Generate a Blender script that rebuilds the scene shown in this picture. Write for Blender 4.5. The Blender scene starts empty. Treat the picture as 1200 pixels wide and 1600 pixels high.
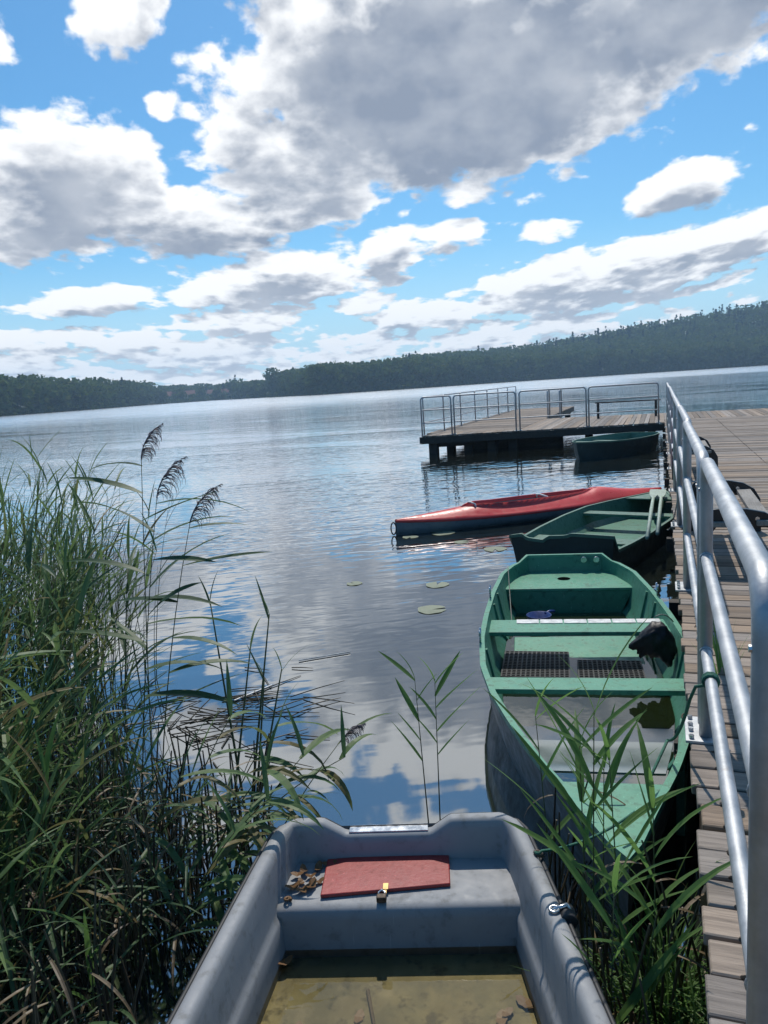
import bpy, bmesh, math, random
import numpy as np
from mathutils import Vector, Matrix
R = math.radians
random.seed(7); rng = np.random.default_rng(7)
SC = bpy.context.scene
COL = SC.collection

# ------------------------------------------------------------------ camera
CAM_H = 2.05
AZ, PITCH, ROLL = R(20.124), R(9.1785), R(3.696)
cam_d = bpy.data.cameras.new('camera'); cam = bpy.data.objects.new('camera', cam_d); COL.objects.link(cam)
cam_d.sensor_fit = 'VERTICAL'; cam_d.sensor_height = 32.0; cam_d.lens = 1200/1600*32.0
cam_d.clip_start = 0.05; cam_d.clip_end = 20000
cam.location = (0, 0, CAM_H)
# yaw left of +Y by AZ, pitch down, roll (image turns anticlockwise)
cam.matrix_world = (Matrix.Translation((0, 0, CAM_H)) @ Matrix.Rotation(AZ, 4, 'Z') @
                    Matrix.Rotation(R(90)-PITCH, 4, 'X') @ Matrix.Rotation(-ROLL, 4, 'Z'))
SC.camera = cam

# ------------------------------------------------------------------ light
SUN_EL, SUN_AZ = 57.0, -15.0            # azimuth measured from +Y towards +X
sd = bpy.data.lights.new('sun', 'SUN'); sun = bpy.data.objects.new('sun', sd); COL.objects.link(sun)
sd.energy = 2.5; sd.angle = R(0.6); sd.color = (1.0, .94, .85)
sv = Vector((math.sin(R(SUN_AZ))*math.cos(R(SUN_EL)), math.cos(R(SUN_AZ))*math.cos(R(SUN_EL)), math.sin(R(SUN_EL))))
sun.rotation_euler = sv.to_track_quat('Z', 'Y').to_euler()
SC.view_settings.view_transform = 'Standard'; SC.view_settings.look = 'None'
SC.view_settings.exposure = 0.52; SC.view_settings.gamma = 1.0
SC.cycles.volume_bounces = 0; SC.cycles.max_bounces = 8; SC.cycles.caustics_reflective = False

# ------------------------------------------------------------------ sky with clouds
W = bpy.data.worlds.new('World'); SC.world = W; W.use_nodes = True
class G:
    """tiny node-graph writer"""
    def __init__(s, nt): s.nt = nt; s.N = nt.nodes; s.L = nt.links
    def n(s, t, **kw):
        o = s.N.new(t)
        for k, v in kw.items(): setattr(o, k, v)
        return o
    def set(s, sock, v):
        if isinstance(v, bpy.types.NodeSocket): s.L.new(v, sock)
        else: sock.default_value = v
    def m(s, op, a, b=None, c=None, clamp=False):
        o = s.n('ShaderNodeMath', operation=op, use_clamp=clamp)
        s.set(o.inputs[0], a)
        if b is not None: s.set(o.inputs[1], b)
        if c is not None: s.set(o.inputs[2], c)
        return o.outputs[0]
    def vm(s, op, a, b=None):
        o = s.n('ShaderNodeVectorMath', operation=op)
        s.set(o.inputs[0], a)
        if b is not None: s.set(o.inputs[1], b)
        return o.outputs['Value'] if op in ('LENGTH', 'DOT_PRODUCT', 'DISTANCE') else o.outputs[0]
    def mr(s, v, a, b, c, d, t='SMOOTHSTEP'):
        o = s.n('ShaderNodeMapRange', interpolation_type=t)
        for i, q in enumerate((v, a, b, c, d)): s.set(o.inputs[i], q)
        return o.outputs[0]
    def comb(s, x, y, z=0.0):
        o = s.n('ShaderNodeCombineXYZ')
        for i, q in enumerate((x, y, z)): s.set(o.inputs[i], q)
        return o.outputs[0]
    def noise(s, vec, scale, detail=2, rough=.5, dist=0., lac=2.0, color=False):
        o = s.n('ShaderNodeTexNoise')
        if vec is not None: s.set(o.inputs['Vector'], vec)
        o.inputs['Scale'].default_value = scale; o.inputs['Detail'].default_value = detail
        o.inputs['Roughness'].default_value = rough; o.inputs['Distortion'].default_value = dist
        o.inputs['Lacunarity'].default_value = lac
        return o.outputs['Color'] if color else o.outputs[0]
    def mix(s, f, a, b, blend='MIX'):
        o = s.n('ShaderNodeMix', data_type='RGBA', blend_type=blend)
        s.set(o.inputs[0], f)
        for i, q in ((6, a), (7, b)):
            s.set(o.inputs[i], (*q, 1) if isinstance(q, tuple) and len(q) == 3 else q)
        return o.outputs[2]
    def mapping(s, vec, loc=(0,0,0), rot=(0,0,0), scale=(1,1,1), t='POINT'):
        o = s.n('ShaderNodeMapping', vector_type=t); s.set(o.inputs[0], vec)
        o.inputs[1].default_value = loc; o.inputs[2].default_value = rot; o.inputs[3].default_value = scale
        return o.outputs[0]

# cloud masses of the real sky: azimuth, elevation, half-width, half-height (degrees), tilt, weight
BLOBS = [(-13.8, 20.8, 19.5, 9.8, 0, 1.5), (-24.8, 15.4, 9, 6.3, -15, 1.15), (1, 23.5, 15, 8.0, 12, 1.3),
         (-40.5, 14.0, 9.5, 5.6, 5, 1.1), (-31.5, 12.0, 11, 3.0, -8, 1.05), (-44.5, 10.2, 6, 2.0, 12, .9),
         (-35.6, 24.0, 4.6, 3.3, 20, .95), (-43.4, 22.0, 2.3, 2.0, 0, .9), (-33.6, 19.0, 1.4, 1.3, 0, .72),
         (1.2, 11.6, 5.2, 2.5, 5, 1.0), (-7.1, 9.9, 3.2, 1.5, 0, .85), (-14.0, 10.3, 4.2, 1.7, 5, .9),
         (-18.5, 9.3, 3.4, 3.0, 60, .85), (-26.2, 7.9, 10.5, 2.8, 4, 1.05), (-39.6, 6.9, 6.6, 1.7, 0, .9),
         (-3.0, 6.6, 15, 3.2, 6, 1.0), (5.5, 8.2, 8, 2.2, 0, .95), (-40, 4.6, 11, 1.6, 0, .85),
         (-29.5, 5.2, 9, 1.5, 0, .8), (-16, 5.0, 8, 1.5, 0, .8), (-22, 1.4, 60, 4.2, 0, .72), (-10, 3.6, 11, 1.5, 4, .9), (-33, 3.4, 12, 1.5, 0, .9), (-21, 6.0, 3.5, 1.1, 0, .85), (-45, 3.2, 8, 1.3, 0, .85),
         (-27, 27.0, 14, 2.2, 5, .8), (-15, 32.5, 9, 2.6, 15, .8), (-36, 30, 5, 3.5, 0, .75), (8, 16.5, 1.6, 1.0, 0, .7),
         (-20, 44, 16, 8, 0, .62), (30, 28, 22, 9, 0, .7), (-75, 25, 20, 11, 0, .75), (60, 45, 30, 15, 0, .6)]
def density_group():
    gt = bpy.data.node_groups.new('cloud_density', 'ShaderNodeTree')
    gt.interface.new_socket('AE', in_out='INPUT', socket_type='NodeSocketVector')
    gt.interface.new_socket('Density', in_out='OUTPUT', socket_type='NodeSocketFloat')
    g = G(gt); gi = g.n('NodeGroupInput'); go = g.n('NodeGroupOutput')
    ae = gi.outputs[0]
    sp = g.n('ShaderNodeSeparateXYZ'); g.set(sp.inputs[0], ae)
    A, E = sp.outputs[0], sp.outputs[1]
    e2 = g.m('MULTIPLY_ADD', g.m('MAXIMUM', E, 0.0), .5, 3.0)
    u = g.m('MULTIPLY', g.m('MULTIPLY', g.m('ADD', A, 20.0), .092), g.mr(E, 0, 12, 1.45, 1.0))
    v = g.m('MULTIPLY', g.m('LOGARITHM', e2, math.e), 3.6)
    uv = g.comb(u, v, g.m('MULTIPLY', A, .004))
    big = g.noise(uv, 1.3, 2.0, .5, 0.0)
    fine = g.noise(uv, 3.3, 10.0, .56, 0.15)
    # billowy cauliflower edge
    vo = g.n('ShaderNodeTexVoronoi', feature='SMOOTH_F1'); g.set(vo.inputs['Vector'], g.vm('ADD', uv, g.vm('SCALE', g.noise(uv, 6, 3, .6, color=True))))
    vo.inputs['Scale'].default_value = 7.0; vo.inputs['Smoothness'].default_value = .35
    sc = [n for n in gt.nodes if n.bl_idname == 'ShaderNodeVectorMath' and n.operation == 'SCALE'][0]; sc.inputs['Scale'].default_value = .16
    acc = None
    for (a, e, sa, se, rot, w) in BLOBS:
        q = g.mapping(ae, (a, e, 0), (0, 0, R(rot)), (sa*1.25, se*1.25, 1), 'TEXTURE')
        r = g.vm('LENGTH', q)
        f = g.mr(r, 0.15, 1.0, w, 0.0)
        acc = f if acc is None else g.m('SMOOTH_MAX', acc, f, .22)
    d = g.m('MULTIPLY_ADD', g.m('SUBTRACT', big, .5), .75, acc)
    d = g.m('MULTIPLY_ADD', g.m('SUBTRACT', fine, .5), g.mr(E, 2, 12, 1.9, 1.35), d)
    d = g.m('MULTIPLY_ADD', g.m('SUBTRACT', .42, vo.outputs['Distance']), .34, d)
    d = g.m('SUBTRACT', d, .46)
    g.set(go.inputs[0], d)
    return gt
def build_sky():
    g = G(W.node_tree); W.node_tree.nodes.clear()
    out = g.n('ShaderNodeOutputWorld'); bg = g.n('ShaderNodeBackground'); g.L.new(bg.outputs[0], out.inputs[0])
    bg.inputs[1].default_value = 0.1
    tc = g.n('ShaderNodeTexCoord')
    sky = g.n('ShaderNodeTexSky', sky_type='NISHITA'); sky.sun_disc = False
    sky.sun_elevation = R(SUN_EL); sky.sun_rotation = R(SUN_AZ); sky.altitude = 50
    sky.air_density = 1.0; sky.dust_density = .6; sky.ozone_density = 2.0
    hs = g.n('ShaderNodeHueSaturation'); hs.inputs['Saturation'].default_value = 1.13; hs.inputs['Value'].default_value = .84
    g.L.new(g.mix(1.0, sky.outputs[0], (.68, .95, 1.05), 'MULTIPLY'), hs.inputs['Color'])
    sp = g.n('ShaderNodeSeparateXYZ'); g.L.new(tc.outputs['Generated'], sp.inputs[0])
    x, y, z = sp.outputs
    A = g.m('DEGREES', g.m('ARCTAN2', x, y)); E = g.m('DEGREES', g.m('ARCSINE', z))
    grp = density_group()
    def dens(vec):
        o = g.n('ShaderNodeGroup', node_tree=grp); g.set(o.inputs[0], vec); return o.outputs[0]
    ae = g.comb(A, E)
    d0 = dens(ae)
    up = g.m('MULTIPLY_ADD', g.m('MAXIMUM', E, 0.0), .055, .8)
    d1 = dens(g.comb(A, g.m('ADD', E, up)))
    up2 = g.m('MULTIPLY_ADD', g.m('MAXIMUM', E, 0.0), .22, .7)
    cover = g.mr(d0, -.05, g.mr(E, 3, 14, .12, .21), 0.0, 1.0)
    kr = g.mr(E, 3, 15, 1.35, .42)
    mean = g.m('MULTIPLY', g.m('ADD', d0, d1), g.mr(E, 3, 15, .62, .60))
    thick = g.m('MULTIPLY_ADD', g.m('SUBTRACT', d1, d0), kr, mean)
    shade = g.mr(thick, .02, .85, 0.0, 1.0)
    ae2 = g.comb(g.m('MULTIPLY', A, .09), g.m('MULTIPLY', E, .17))
    soft = g.noise(ae2, 1.0, 4, .55)
    shade = g.m('MULTIPLY', shade, g.mr(soft, .25, .7, .80, 1.06, 'LINEAR'))
    shade = g.m('MULTIPLY', shade, g.mr(g.noise(g.comb(g.m('MULTIPLY', A, .22), g.m('MULTIPLY', E, .30)), 1.0, 4, .5), .35, .68, 1.06, .80, 'LINEAR'), clamp=True)
    cl = g.mix(shade, (8.1, 8.15, 8.2), (2.05, 2.42, 3.1))
    # clouds near the horizon are seen through more air
    lowf = g.mr(E, 0, 9, .38, 0.0)
    cl = g.mix(lowf, cl, (7.4, 7.9, 8.4))
    # below the horizon the water and ground hide the sky; keep the colour steady there
    base = g.mix(g.mr(E, 0, 11, .75, 0), hs.outputs[0], (4.6, 6.4, 8.0))
    col = g.mix(g.m('MULTIPLY', cover, g.mr(E, -1.0, .2, 0.0, 1.0)), base, cl)
    g.L.new(col, bg.inputs[0])
    W.cycles.sampling_method = 'MANUAL'; W.cycles.sample_map_resolution = 512
build_sky()

# ------------------------------------------------------------------ materials
def rgba(c): return (*c, 1) if len(c) == 3 else c
def new_mat(name):
    m = bpy.data.materials.new(name); m.use_nodes = True
    g = G(m.node_tree); p = m.node_tree.nodes['Principled BSDF']
    return m, g, p
def obj_coord(g, scale=(1,1,1)):
    tc = g.n('ShaderNodeTexCoord'); return g.mapping(tc.outputs['Object'], scale=scale)
def world_coord(g, scale=(1,1,1), rot=(0,0,0)):
    ge = g.n('ShaderNodeNewGeometry'); return g.mapping(ge.outputs['Position'], rot=rot, scale=scale)
def island(g):
    ge = g.n('ShaderNodeNewGeometry'); return ge.outputs['Random Per Island']
def bump(g, p, h, dist=.002, strength=.6):
    b = g.n('ShaderNodeBump'); g.set(b.inputs['Height'], h); b.inputs['Distance'].default_value = dist; b.inputs['Strength'].default_value = strength
    g.L.new(b.outputs[0], p.inputs['Normal']); return b

def paint(name, c1, c2, rough=.45, scale=3.0, dirt=(.03,.03,.02), dirt_amt=.35, metal=0., chips=True, scr=.5):
    """worn paint: two close tones, dirt film, small scratches, brush unevenness"""
    m, g, p = new_mat(name)
    v = obj_coord(g)
    n1 = g.noise(v, scale, 5, .6); n2 = g.noise(v, scale*7, 4, .65); n3 = g.noise(g.mapping(v, scale=(1, 1, .25)), scale*14, 3, .6)
    c = g.mix(g.mr(n1, .3, .7, 0, 1), c1, c2)
    c = g.mix(g.m('MULTIPLY', g.mr(n2, .52, .72, 0, 1), dirt_amt), c, dirt)
    if chips:
        c = g.mix(g.m('MULTIPLY', g.mr(g.noise(v, scale*25, 2, .5), .68, .74, 0, 1), .55), c, tuple(min(1, q*2.2+.06) for q in c1))
    s1 = g.noise(g.mapping(v, rot=(0, 0, .5), scale=(2.5, 60, 2.5)), 2.0, 2, .5); s2 = g.noise(g.mapping(v, rot=(0, .4, -.7), scale=(70, 3, 3)), 2.0, 2, .5)
    sc_ = g.m('MULTIPLY', g.m('MAXIMUM', g.mr(s1, .70, .76, 0, 1), g.mr(s2, .71, .77, 0, 1)), g.mr(n1, .45, .6, 0, scr))
    c = g.mix(sc_, c, tuple(min(1, q*1.5+.12) for q in c1))
    st = g.noise(g.mapping(v, scale=(1, 1, .35)), scale*1.7, 6, .7)
    c = g.mix(g.m('MULTIPLY', g.mr(st, .56, .70, 0, 1), dirt_amt), c, tuple(q*.45+d_*.5 for q, d_ in zip(c1, dirt)))
    g.set(p.inputs['Base Color'], c)
    g.set(p.inputs['Roughness'], g.mr(n2, .3, .7, rough-.1, rough+.18, 'LINEAR'))
    p.inputs['Metallic'].default_value = metal
    bump(g, p, g.m('ADD', n3, g.m('MULTIPLY', n2, .6)), .0012, .5)
    return m
def wood(name, c1, c2, dark, axis=0, scale=1.0, rough=.8):
    m, g, p = new_mat(name)
    isl = island(g)
    sc = [14*scale]*3; sc[axis] = .7*scale
    tc = g.n('ShaderNodeTexCoord')
    off = g.comb(g.m('MULTIPLY', isl, 37.0), g.m('MULTIPLY', isl, 91.0), g.m('MULTIPLY', isl, 17.0))
    v = g.mapping(g.vm('ADD', tc.outputs['Object'], off), scale=tuple(sc))
    gr = g.noise(v, 3.0, 6, .65, .6); gr2 = g.noise(v, 11.0, 3, .6, .2)
    bl = g.noise(tc.outputs['Object'], 2.2, 5, .6)
    c = g.mix(g.mr(gr, .3, .72, 0, 1), c1, c2)
    c = g.mix(g.mr(gr2, .55, .75, 0, .75), c, dark)
    c = g.mix(g.mr(bl, .5, .75, 0, .5), c, dark)
    hv = g.n('ShaderNodeHueSaturation'); g.L.new(c, hv.inputs['Color'])
    g.set(hv.inputs['Value'], g.mr(isl, 0, 1, .55, 1.3, 'LINEAR')); g.set(hv.inputs['Saturation'], g.mr(g.m('FRACT', g.m('MULTIPLY', isl, 13.7)), 0, 1, .55, 1.25, 'LINEAR'))
    g.set(p.inputs['Base Color'], hv.outputs[0]); g.set(p.inputs['Roughness'], g.mr(gr, 0, 1, rough-.15, rough+.1, 'LINEAR'))
    bump(g, p, g.m('ADD', gr, g.m('MULTIPLY', gr2, .5)), .004, .8)
    return m
def leafmat(name, c1, c2, dry=(.16,.12,.045), dry_amt=.12, trans=.35, rough=.5, spec=.35, nsc=5):
    m, g, p = new_mat(name)
    nt = m.node_tree
    isl = island(g)
    tc = g.n('ShaderNodeTexCoord'); n1 = g.noise(tc.outputs['Object'], nsc, 4, .6)
    c = g.mix(isl, c1, c2)
    c = g.mix(g.mr(n1, .5, .75, 0, .5), c, tuple(q*.6 for q in c1))
    c = g.mix(g.mr(g.m('FRACT', g.m('MULTIPLY', isl, 7.31)), 1-dry_amt, 1-dry_amt*.5, 0, 1), c, dry)
    g.set(p.inputs['Base Color'], c); p.inputs['Roughness'].default_value = rough; p.inputs['Specular IOR Level'].default_value = spec
    tr = g.n('ShaderNodeBsdfTranslucent'); g.set(tr.inputs[0], g.mix(.5, c, tuple(min(1, q*1.6) for q in c2)))
    ms = g.n('ShaderNodeMixShader'); ms.inputs[0].default_value = trans
    g.L.new(p.outputs[0], ms.inputs[1]); g.L.new(tr.outputs[0], ms.inputs[2])
    out = nt.nodes['Material Output']; g.L.new(ms.outputs[0], out.inputs[0])
    return m
def plain(name, c, rough=.6, metal=0., nscale=20, var=.25, bdist=.001):
    m, g, p = new_mat(name)
    v = obj_coord(g); n = g.noise(v, nscale, 5, .6)
    g.set(p.inputs['Base Color'], g.mix(g.mr(n, .3, .7, 0, 1), tuple(q*(1-var) for q in c), tuple(min(1, q*(1+var)) for q in c)))
    g.set(p.inputs['Roughness'], g.mr(n, .2, .8, max(.05, rough-.12), min(1, rough+.12), 'LINEAR')); p.inputs['Metallic'].default_value = metal
    bump(g, p, n, bdist, .5)
    return m

def make_water():
    m, g, p = new_mat('lake_water')
    geo = g.n('ShaderNodeNewGeometry'); P = geo.outputs['Position']
    sp = g.n('ShaderNodeSeparateXYZ'); g.L.new(P, sp.inputs[0])
    dist = g.vm('LENGTH', P)
    # wind ripples lie across the lake
    v = g.mapping(P, rot=(0, 0, R(-28)), scale=(1, 1, 1))
    r1 = g.noise(g.mapping(v, scale=(.45, 1.5, 1)), 1.6, 2, .5, .4)
    r2 = g.noise(g.mapping(v, scale=(.55, 1.3, 1)), 5.5, 1, .5, .3)
    r3 = g.noise(g.mapping(v, scale=(.35, 1.6, 1)), .38, 3, .5, .2)
    patch = g.mr(g.noise(g.mapping(P, scale=(.6, 1.3, 1)), .10, 3, .5, .5), .38, .64, .25, 1.0)
    near = g.mr(dist, 3.5, 12, .12, .80)
    far = g.mr(dist, 48, 150, 1.0, 3.5)
    amp = g.m('MULTIPLY', g.m('MULTIPLY', patch, near), far)
    h = g.m('ADD', g.m('MULTIPLY', r1, .026), g.m('ADD', g.m('MULTIPLY', r2, .0135), g.m('MULTIPLY', r3, .020)))
    h = g.m('MULTIPLY', h, amp)
    b = g.n('ShaderNodeBump'); g.set(b.inputs['Height'], h); b.inputs['Distance'].default_value = 1.0; b.inputs['Strength'].default_value = 1.0
    depth = g.noise(P, .5, 3, .5)
    g.set(p.inputs['Base Color'], g.mix(depth, (.010, .014, .012), (.020, .024, .018)))
    p.inputs['Roughness'].default_value = .035; p.inputs['IOR'].default_value = 1.333
    g.L.new(b.outputs[0], p.inputs['Normal'])
    # waves too small and far to see one by one spread the reflection; the right bay lies calmer under the hill
    lee = g.mr(sp.outputs[0], -14, 6, 1.0, .35)
    rg = g.m('ADD', .03, g.m('MULTIPLY', g.mr(dist, 30, 200, 0.0, .20), g.m('MAXIMUM', lee, g.mr(dist, 150, 260, 0, 1))))
    gl = g.n('ShaderNodeBsdfGlossy'); g.set(gl.inputs['Roughness'], rg); gl.inputs[0].default_value = (.92, .96, 1, 1)
    g.L.new(b.outputs[0], gl.inputs['Normal'])
    fr = g.n('ShaderNodeFresnel'); fr.inputs[0].default_value = 3.4; g.L.new(b.outputs[0], fr.inputs['Normal'])
    ms = g.n('ShaderNodeMixShader'); g.L.new(fr.outputs[0], ms.inputs[0]); g.L.new(p.outputs[0], ms.inputs[1]); g.L.new(gl.outputs[0], ms.inputs[2])
    g.L.new(ms.outputs[0], m.node_tree.nodes['Material Output'].inputs[0])
    return m
def pool_water(name, tint, alpha_rough=.02, ior=1.9, opac=.35):
    """still shallow water: clear film over what lies under it, mirror on top"""
    m, g, p = new_mat(name)
    tr = g.n('ShaderNodeBsdfTransparent'); tr.inputs[0].default_value = rgba(tint)
    df = g.n('ShaderNodeBsdfDiffuse'); df.inputs[0].default_value = (tint[0]*.08, tint[1]*.085, tint[2]*.05, 1)
    gl = g.n('ShaderNodeBsdfGlossy'); gl.inputs['Roughness'].default_value = alpha_rough
    v = obj_coord(g); n = g.noise(v, 9, 2, .5)
    b = g.n('ShaderNodeBump'); g.set(b.inputs['Height'], n); b.inputs['Distance'].default_value = .0006; g.L.new(b.outputs[0], gl.inputs['Normal'])
    m1 = g.n('ShaderNodeMixShader'); m1.inputs[0].default_value = opac; g.L.new(tr.outputs[0], m1.inputs[1]); g.L.new(df.outputs[0], m1.inputs[2])
    fr = g.n('ShaderNodeFresnel'); fr.inputs[0].default_value = ior
    m2 = g.n('ShaderNodeMixShader'); g.L.new(fr.outputs[0], m2.inputs[0]); g.L.new(m1.outputs[0], m2.inputs[1]); g.L.new(gl.outputs[0], m2.inputs[2])
    g.L.new(m2.outputs[0], m.node_tree.nodes['Material Output'].inputs[0])
    return m
def galvanized():
    m, g, p = new_mat('galvanized_steel')
    v = obj_coord(g)
    n1 = g.noise(v, 9, 5, .65); n2 = g.noise(v, 70, 3, .6); n3 = g.noise(g.mapping(v, scale=(6, 1, 1)), 5, 4, .6)
    c = g.mix(g.mr(n1, .3, .7, 0, 1), (.36, .375, .39), (.50, .515, .53))
    c = g.mix(g.mr(n3, .55, .75, 0, .55), c, (.26, .28, .30))
    c = g.mix(g.mr(g.noise(v, 4, 6, .7), .60, .72, 0, .6), c, (.24, .16, .09))
    g.set(p.inputs['Base Color'], c); p.inputs['Metallic'].default_value = .8
    g.set(p.inputs['Roughness'], g.mr(g.m('ADD', g.m('MULTIPLY', n1, .6), g.m('MULTIPLY', n2, .4)), .3, .7, .46, .68, 'LINEAR'))
    bump(g, p, g.m('ADD', n2, g.m('MULTIPLY', n1, 2)), .0012, .5)
    return m
def ground_mat():
    m, g, p = new_mat('shore_mud')
    geo = g.n('ShaderNodeNewGeometry'); P = geo.outputs['Position']
    n = g.noise(P, 9, 6, .65); n2 = g.noise(P, 45, 4, .6); nl = g.noise(P, .05, 4, .6)
    sp = g.n('ShaderNodeSeparateXYZ'); g.L.new(P, sp.inputs[0])
    c = g.mix(g.mr(n, .35, .65, 0, 1), (.012, .010, .007), (.030, .023, .014))
    c = g.mix(g.mr(n2, .58, .72, 0, .8), c, (.055, .042, .024))
    grass = g.mix(nl, (.045, .07, .022), (.07, .085, .03))
    c = g.mix(g.mr(sp.outputs[2], .55, 1.2, 0, 1), c, grass)
    g.set(p.inputs['Base Color'], c); p.inputs['Roughness'].default_value = .8
    bump(g, p, g.m('ADD', n, g.m('MULTIPLY', n2, .4)), .03, .8)
    return m
M = dict(
    water=make_water(), ground=ground_mat(), steel=galvanized(),
    plank=wood('weathered_deck_wood', (.31,.238,.178), (.17,.13,.098), (.05,.042,.036), 0),
    planky=wood('weathered_deck_wood_lengthwise', (.31,.24,.185), (.18,.14,.105), (.06,.05,.042), 1),
    beam=wood('wet_dark_timber', (.055,.048,.04), (.03,.027,.024), (.012,.012,.012), 0),
    bench=wood('pale_bench_wood', (.40,.35,.29), (.27,.235,.19), (.09,.075,.06), 1),
    green=paint('green_boat_paint', (.062,.25,.15), (.088,.30,.19), .42, 3.0, (.02,.035,.02), .6),
    green_in=paint('green_lining_paint', (.048,.185,.12), (.065,.225,.145), .45, 2.5, (.02,.04,.022), .5),
    green2=paint('faded_green_paint', (.06,.15,.105), (.085,.185,.13), .5, 3.0, (.03,.04,.025), .55),
    green_out=paint('hull_outer_green', (.016,.034,.032), (.024,.048,.044), .4, 2.0, (.02,.02,.018), .4, chips=False),  # outer hull green, set darker than the inside greens
    grey=paint('grey_plastic_hull', (.255,.262,.272), (.295,.302,.308), .62, 2.2, (.12,.11,.085), .42, chips=False),
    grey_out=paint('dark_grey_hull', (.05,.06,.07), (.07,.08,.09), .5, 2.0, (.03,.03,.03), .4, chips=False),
    rubber=plain('black_rubber', (.018,.019,.021), .6),
    black=plain('black_enamel', (.012,.013,.015), .35, 0, 12),
    redhatch=paint('red_hatch_paint', (.28,.028,.026), (.35,.045,.04), .42, 4.0, (.08,.03,.02), .3),
    red=paint('red_gelcoat', (.66,.042,.038), (.70,.06,.052), .36, 2.0, (.2,.05,.04), .2, chips=False),
    kgrey=paint('grey_gelcoat', (.15,.18,.20), (.19,.22,.24), .35, 2.0, (.05,.06,.05), .35, chips=False),
    brass=plain('brass', (.42,.30,.13), .45, .8), chrome=plain('bright_metal', (.6,.6,.6), .25, .95),
    white=plain('white_plastic', (.65,.65,.62), .5), rope=plain('green_rope', (.03,.13,.085), .8, 0, 120, .4, .002),
    greyrope=plain('grey_rope', (.25,.25,.22), .85, 0, 120, .35, .002),
    chain=plain('rusty_chain', (.09,.07,.055), .6, .7, 60, .5), cloth=plain('black_plastic_sheet', (.010,.009,.011), .55, 0, 14, .3, .006),
    blue=plain('blue_plastic', (.010,.04,.18), .4), mat=plain('black_rubber_grid', (.014,.015,.016), .45, 0, 60),
    leaf=leafmat('reed_leaf', (.075,.15,.055), (.135,.21,.075), dry_amt=.2),
    leaf_b=leafmat('fresh_reed_leaf', (.085,.18,.045), (.13,.24,.065), dry_amt=.04, trans=.5),
    leaf_d=leafmat('dark_reed_leaf', (.045,.095,.048), (.08,.135,.055), dry_amt=.1),
    stem=leafmat('reed_stem', (.055,.085,.035), (.13,.13,.055), dry_amt=.25, trans=.05),
    dead=leafmat('dead_reed', (.085,.062,.035), (.16,.12,.07), (.03,.022,.015), .4, .05),
    plume=leafmat('reed_plume', (.15,.12,.14), (.26,.21,.22), (.08,.06,.06), .2, .2),
    tree=leafmat('broadleaf_foliage', (.055,.095,.022), (.11,.155,.036), (.13,.145,.04), .18, .2, .9, .0, .035),
    conifer=leafmat('conifer_foliage', (.018,.040,.020), (.032,.060,.026), (.03,.05,.02), .1, .1, .9, .0),
    bark=plain('tree_bark', (.09,.07,.05), .9, 0, 8, .4, .02),
    lily=leafmat('lily_leaf', (.20,.24,.16), (.26,.28,.19), (.24,.20,.11), .15, .1),
    brownleaf=leafmat('fallen_leaf', (.11,.05,.02), (.20,.11,.045), (.05,.03,.02), .3, .1),
    wall=plain('house_wall_render', (.50,.42,.33), .8), roof=plain('red_roof_tile', (.26,.10,.07), .8), glass=plain('window_glass', (.03,.035,.04), .15),
)
def floor_mat():
    m, g, p = new_mat('silted_boat_floor')
    v = obj_coord(g); n = g.noise(v, 4, 6, .65, .5); n2 = g.noise(v, 13, 4, .6)
    c = g.mix(g.mr(n, .3, .7, 0, 1), (.21,.175,.085), (.31,.265,.14))
    c = g.mix(g.mr(n2, .50, .66, 0, .85), c, (.06,.05,.022)); c = g.mix(g.mr(g.noise(v, 2.0, 5, .6), .45, .62, 0, .6), c, (.10,.085,.04))
    g.set(p.inputs['Base Color'], c); p.inputs['Roughness'].default_value = .8; bump(g, p, n, .006, .6)
    return m
M['silt'] = floor_mat()
M['sheenpanel'] = plain('sky_sheen_board', (.20,.235,.225), .12, 0, 6, .2, .0006); M['sheenpanel'].node_tree.nodes['Principled BSDF'].inputs['IOR'].default_value = 2.6  # pale colour stands in for sky reflected on the wet floor panel
M['hole'] = plain('hole_shade', (.003,.004,.004), 1.0); M['hole'].node_tree.nodes['Principled BSDF'].inputs['Specular IOR Level'].default_value = 0
M['algae'] = paint('algae_green_floor', (.035,.15,.09), (.05,.20,.13), .5, 2.0, (.012,.03,.006), .8)
M['pool1'] = pool_water('clear_bilge_water', (.93,.91,.80), .01, 1.55, .04)
M['pool2'] = pool_water('dark_bilge_water', (.35,.50,.30), .01, 3.0, .45)

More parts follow.
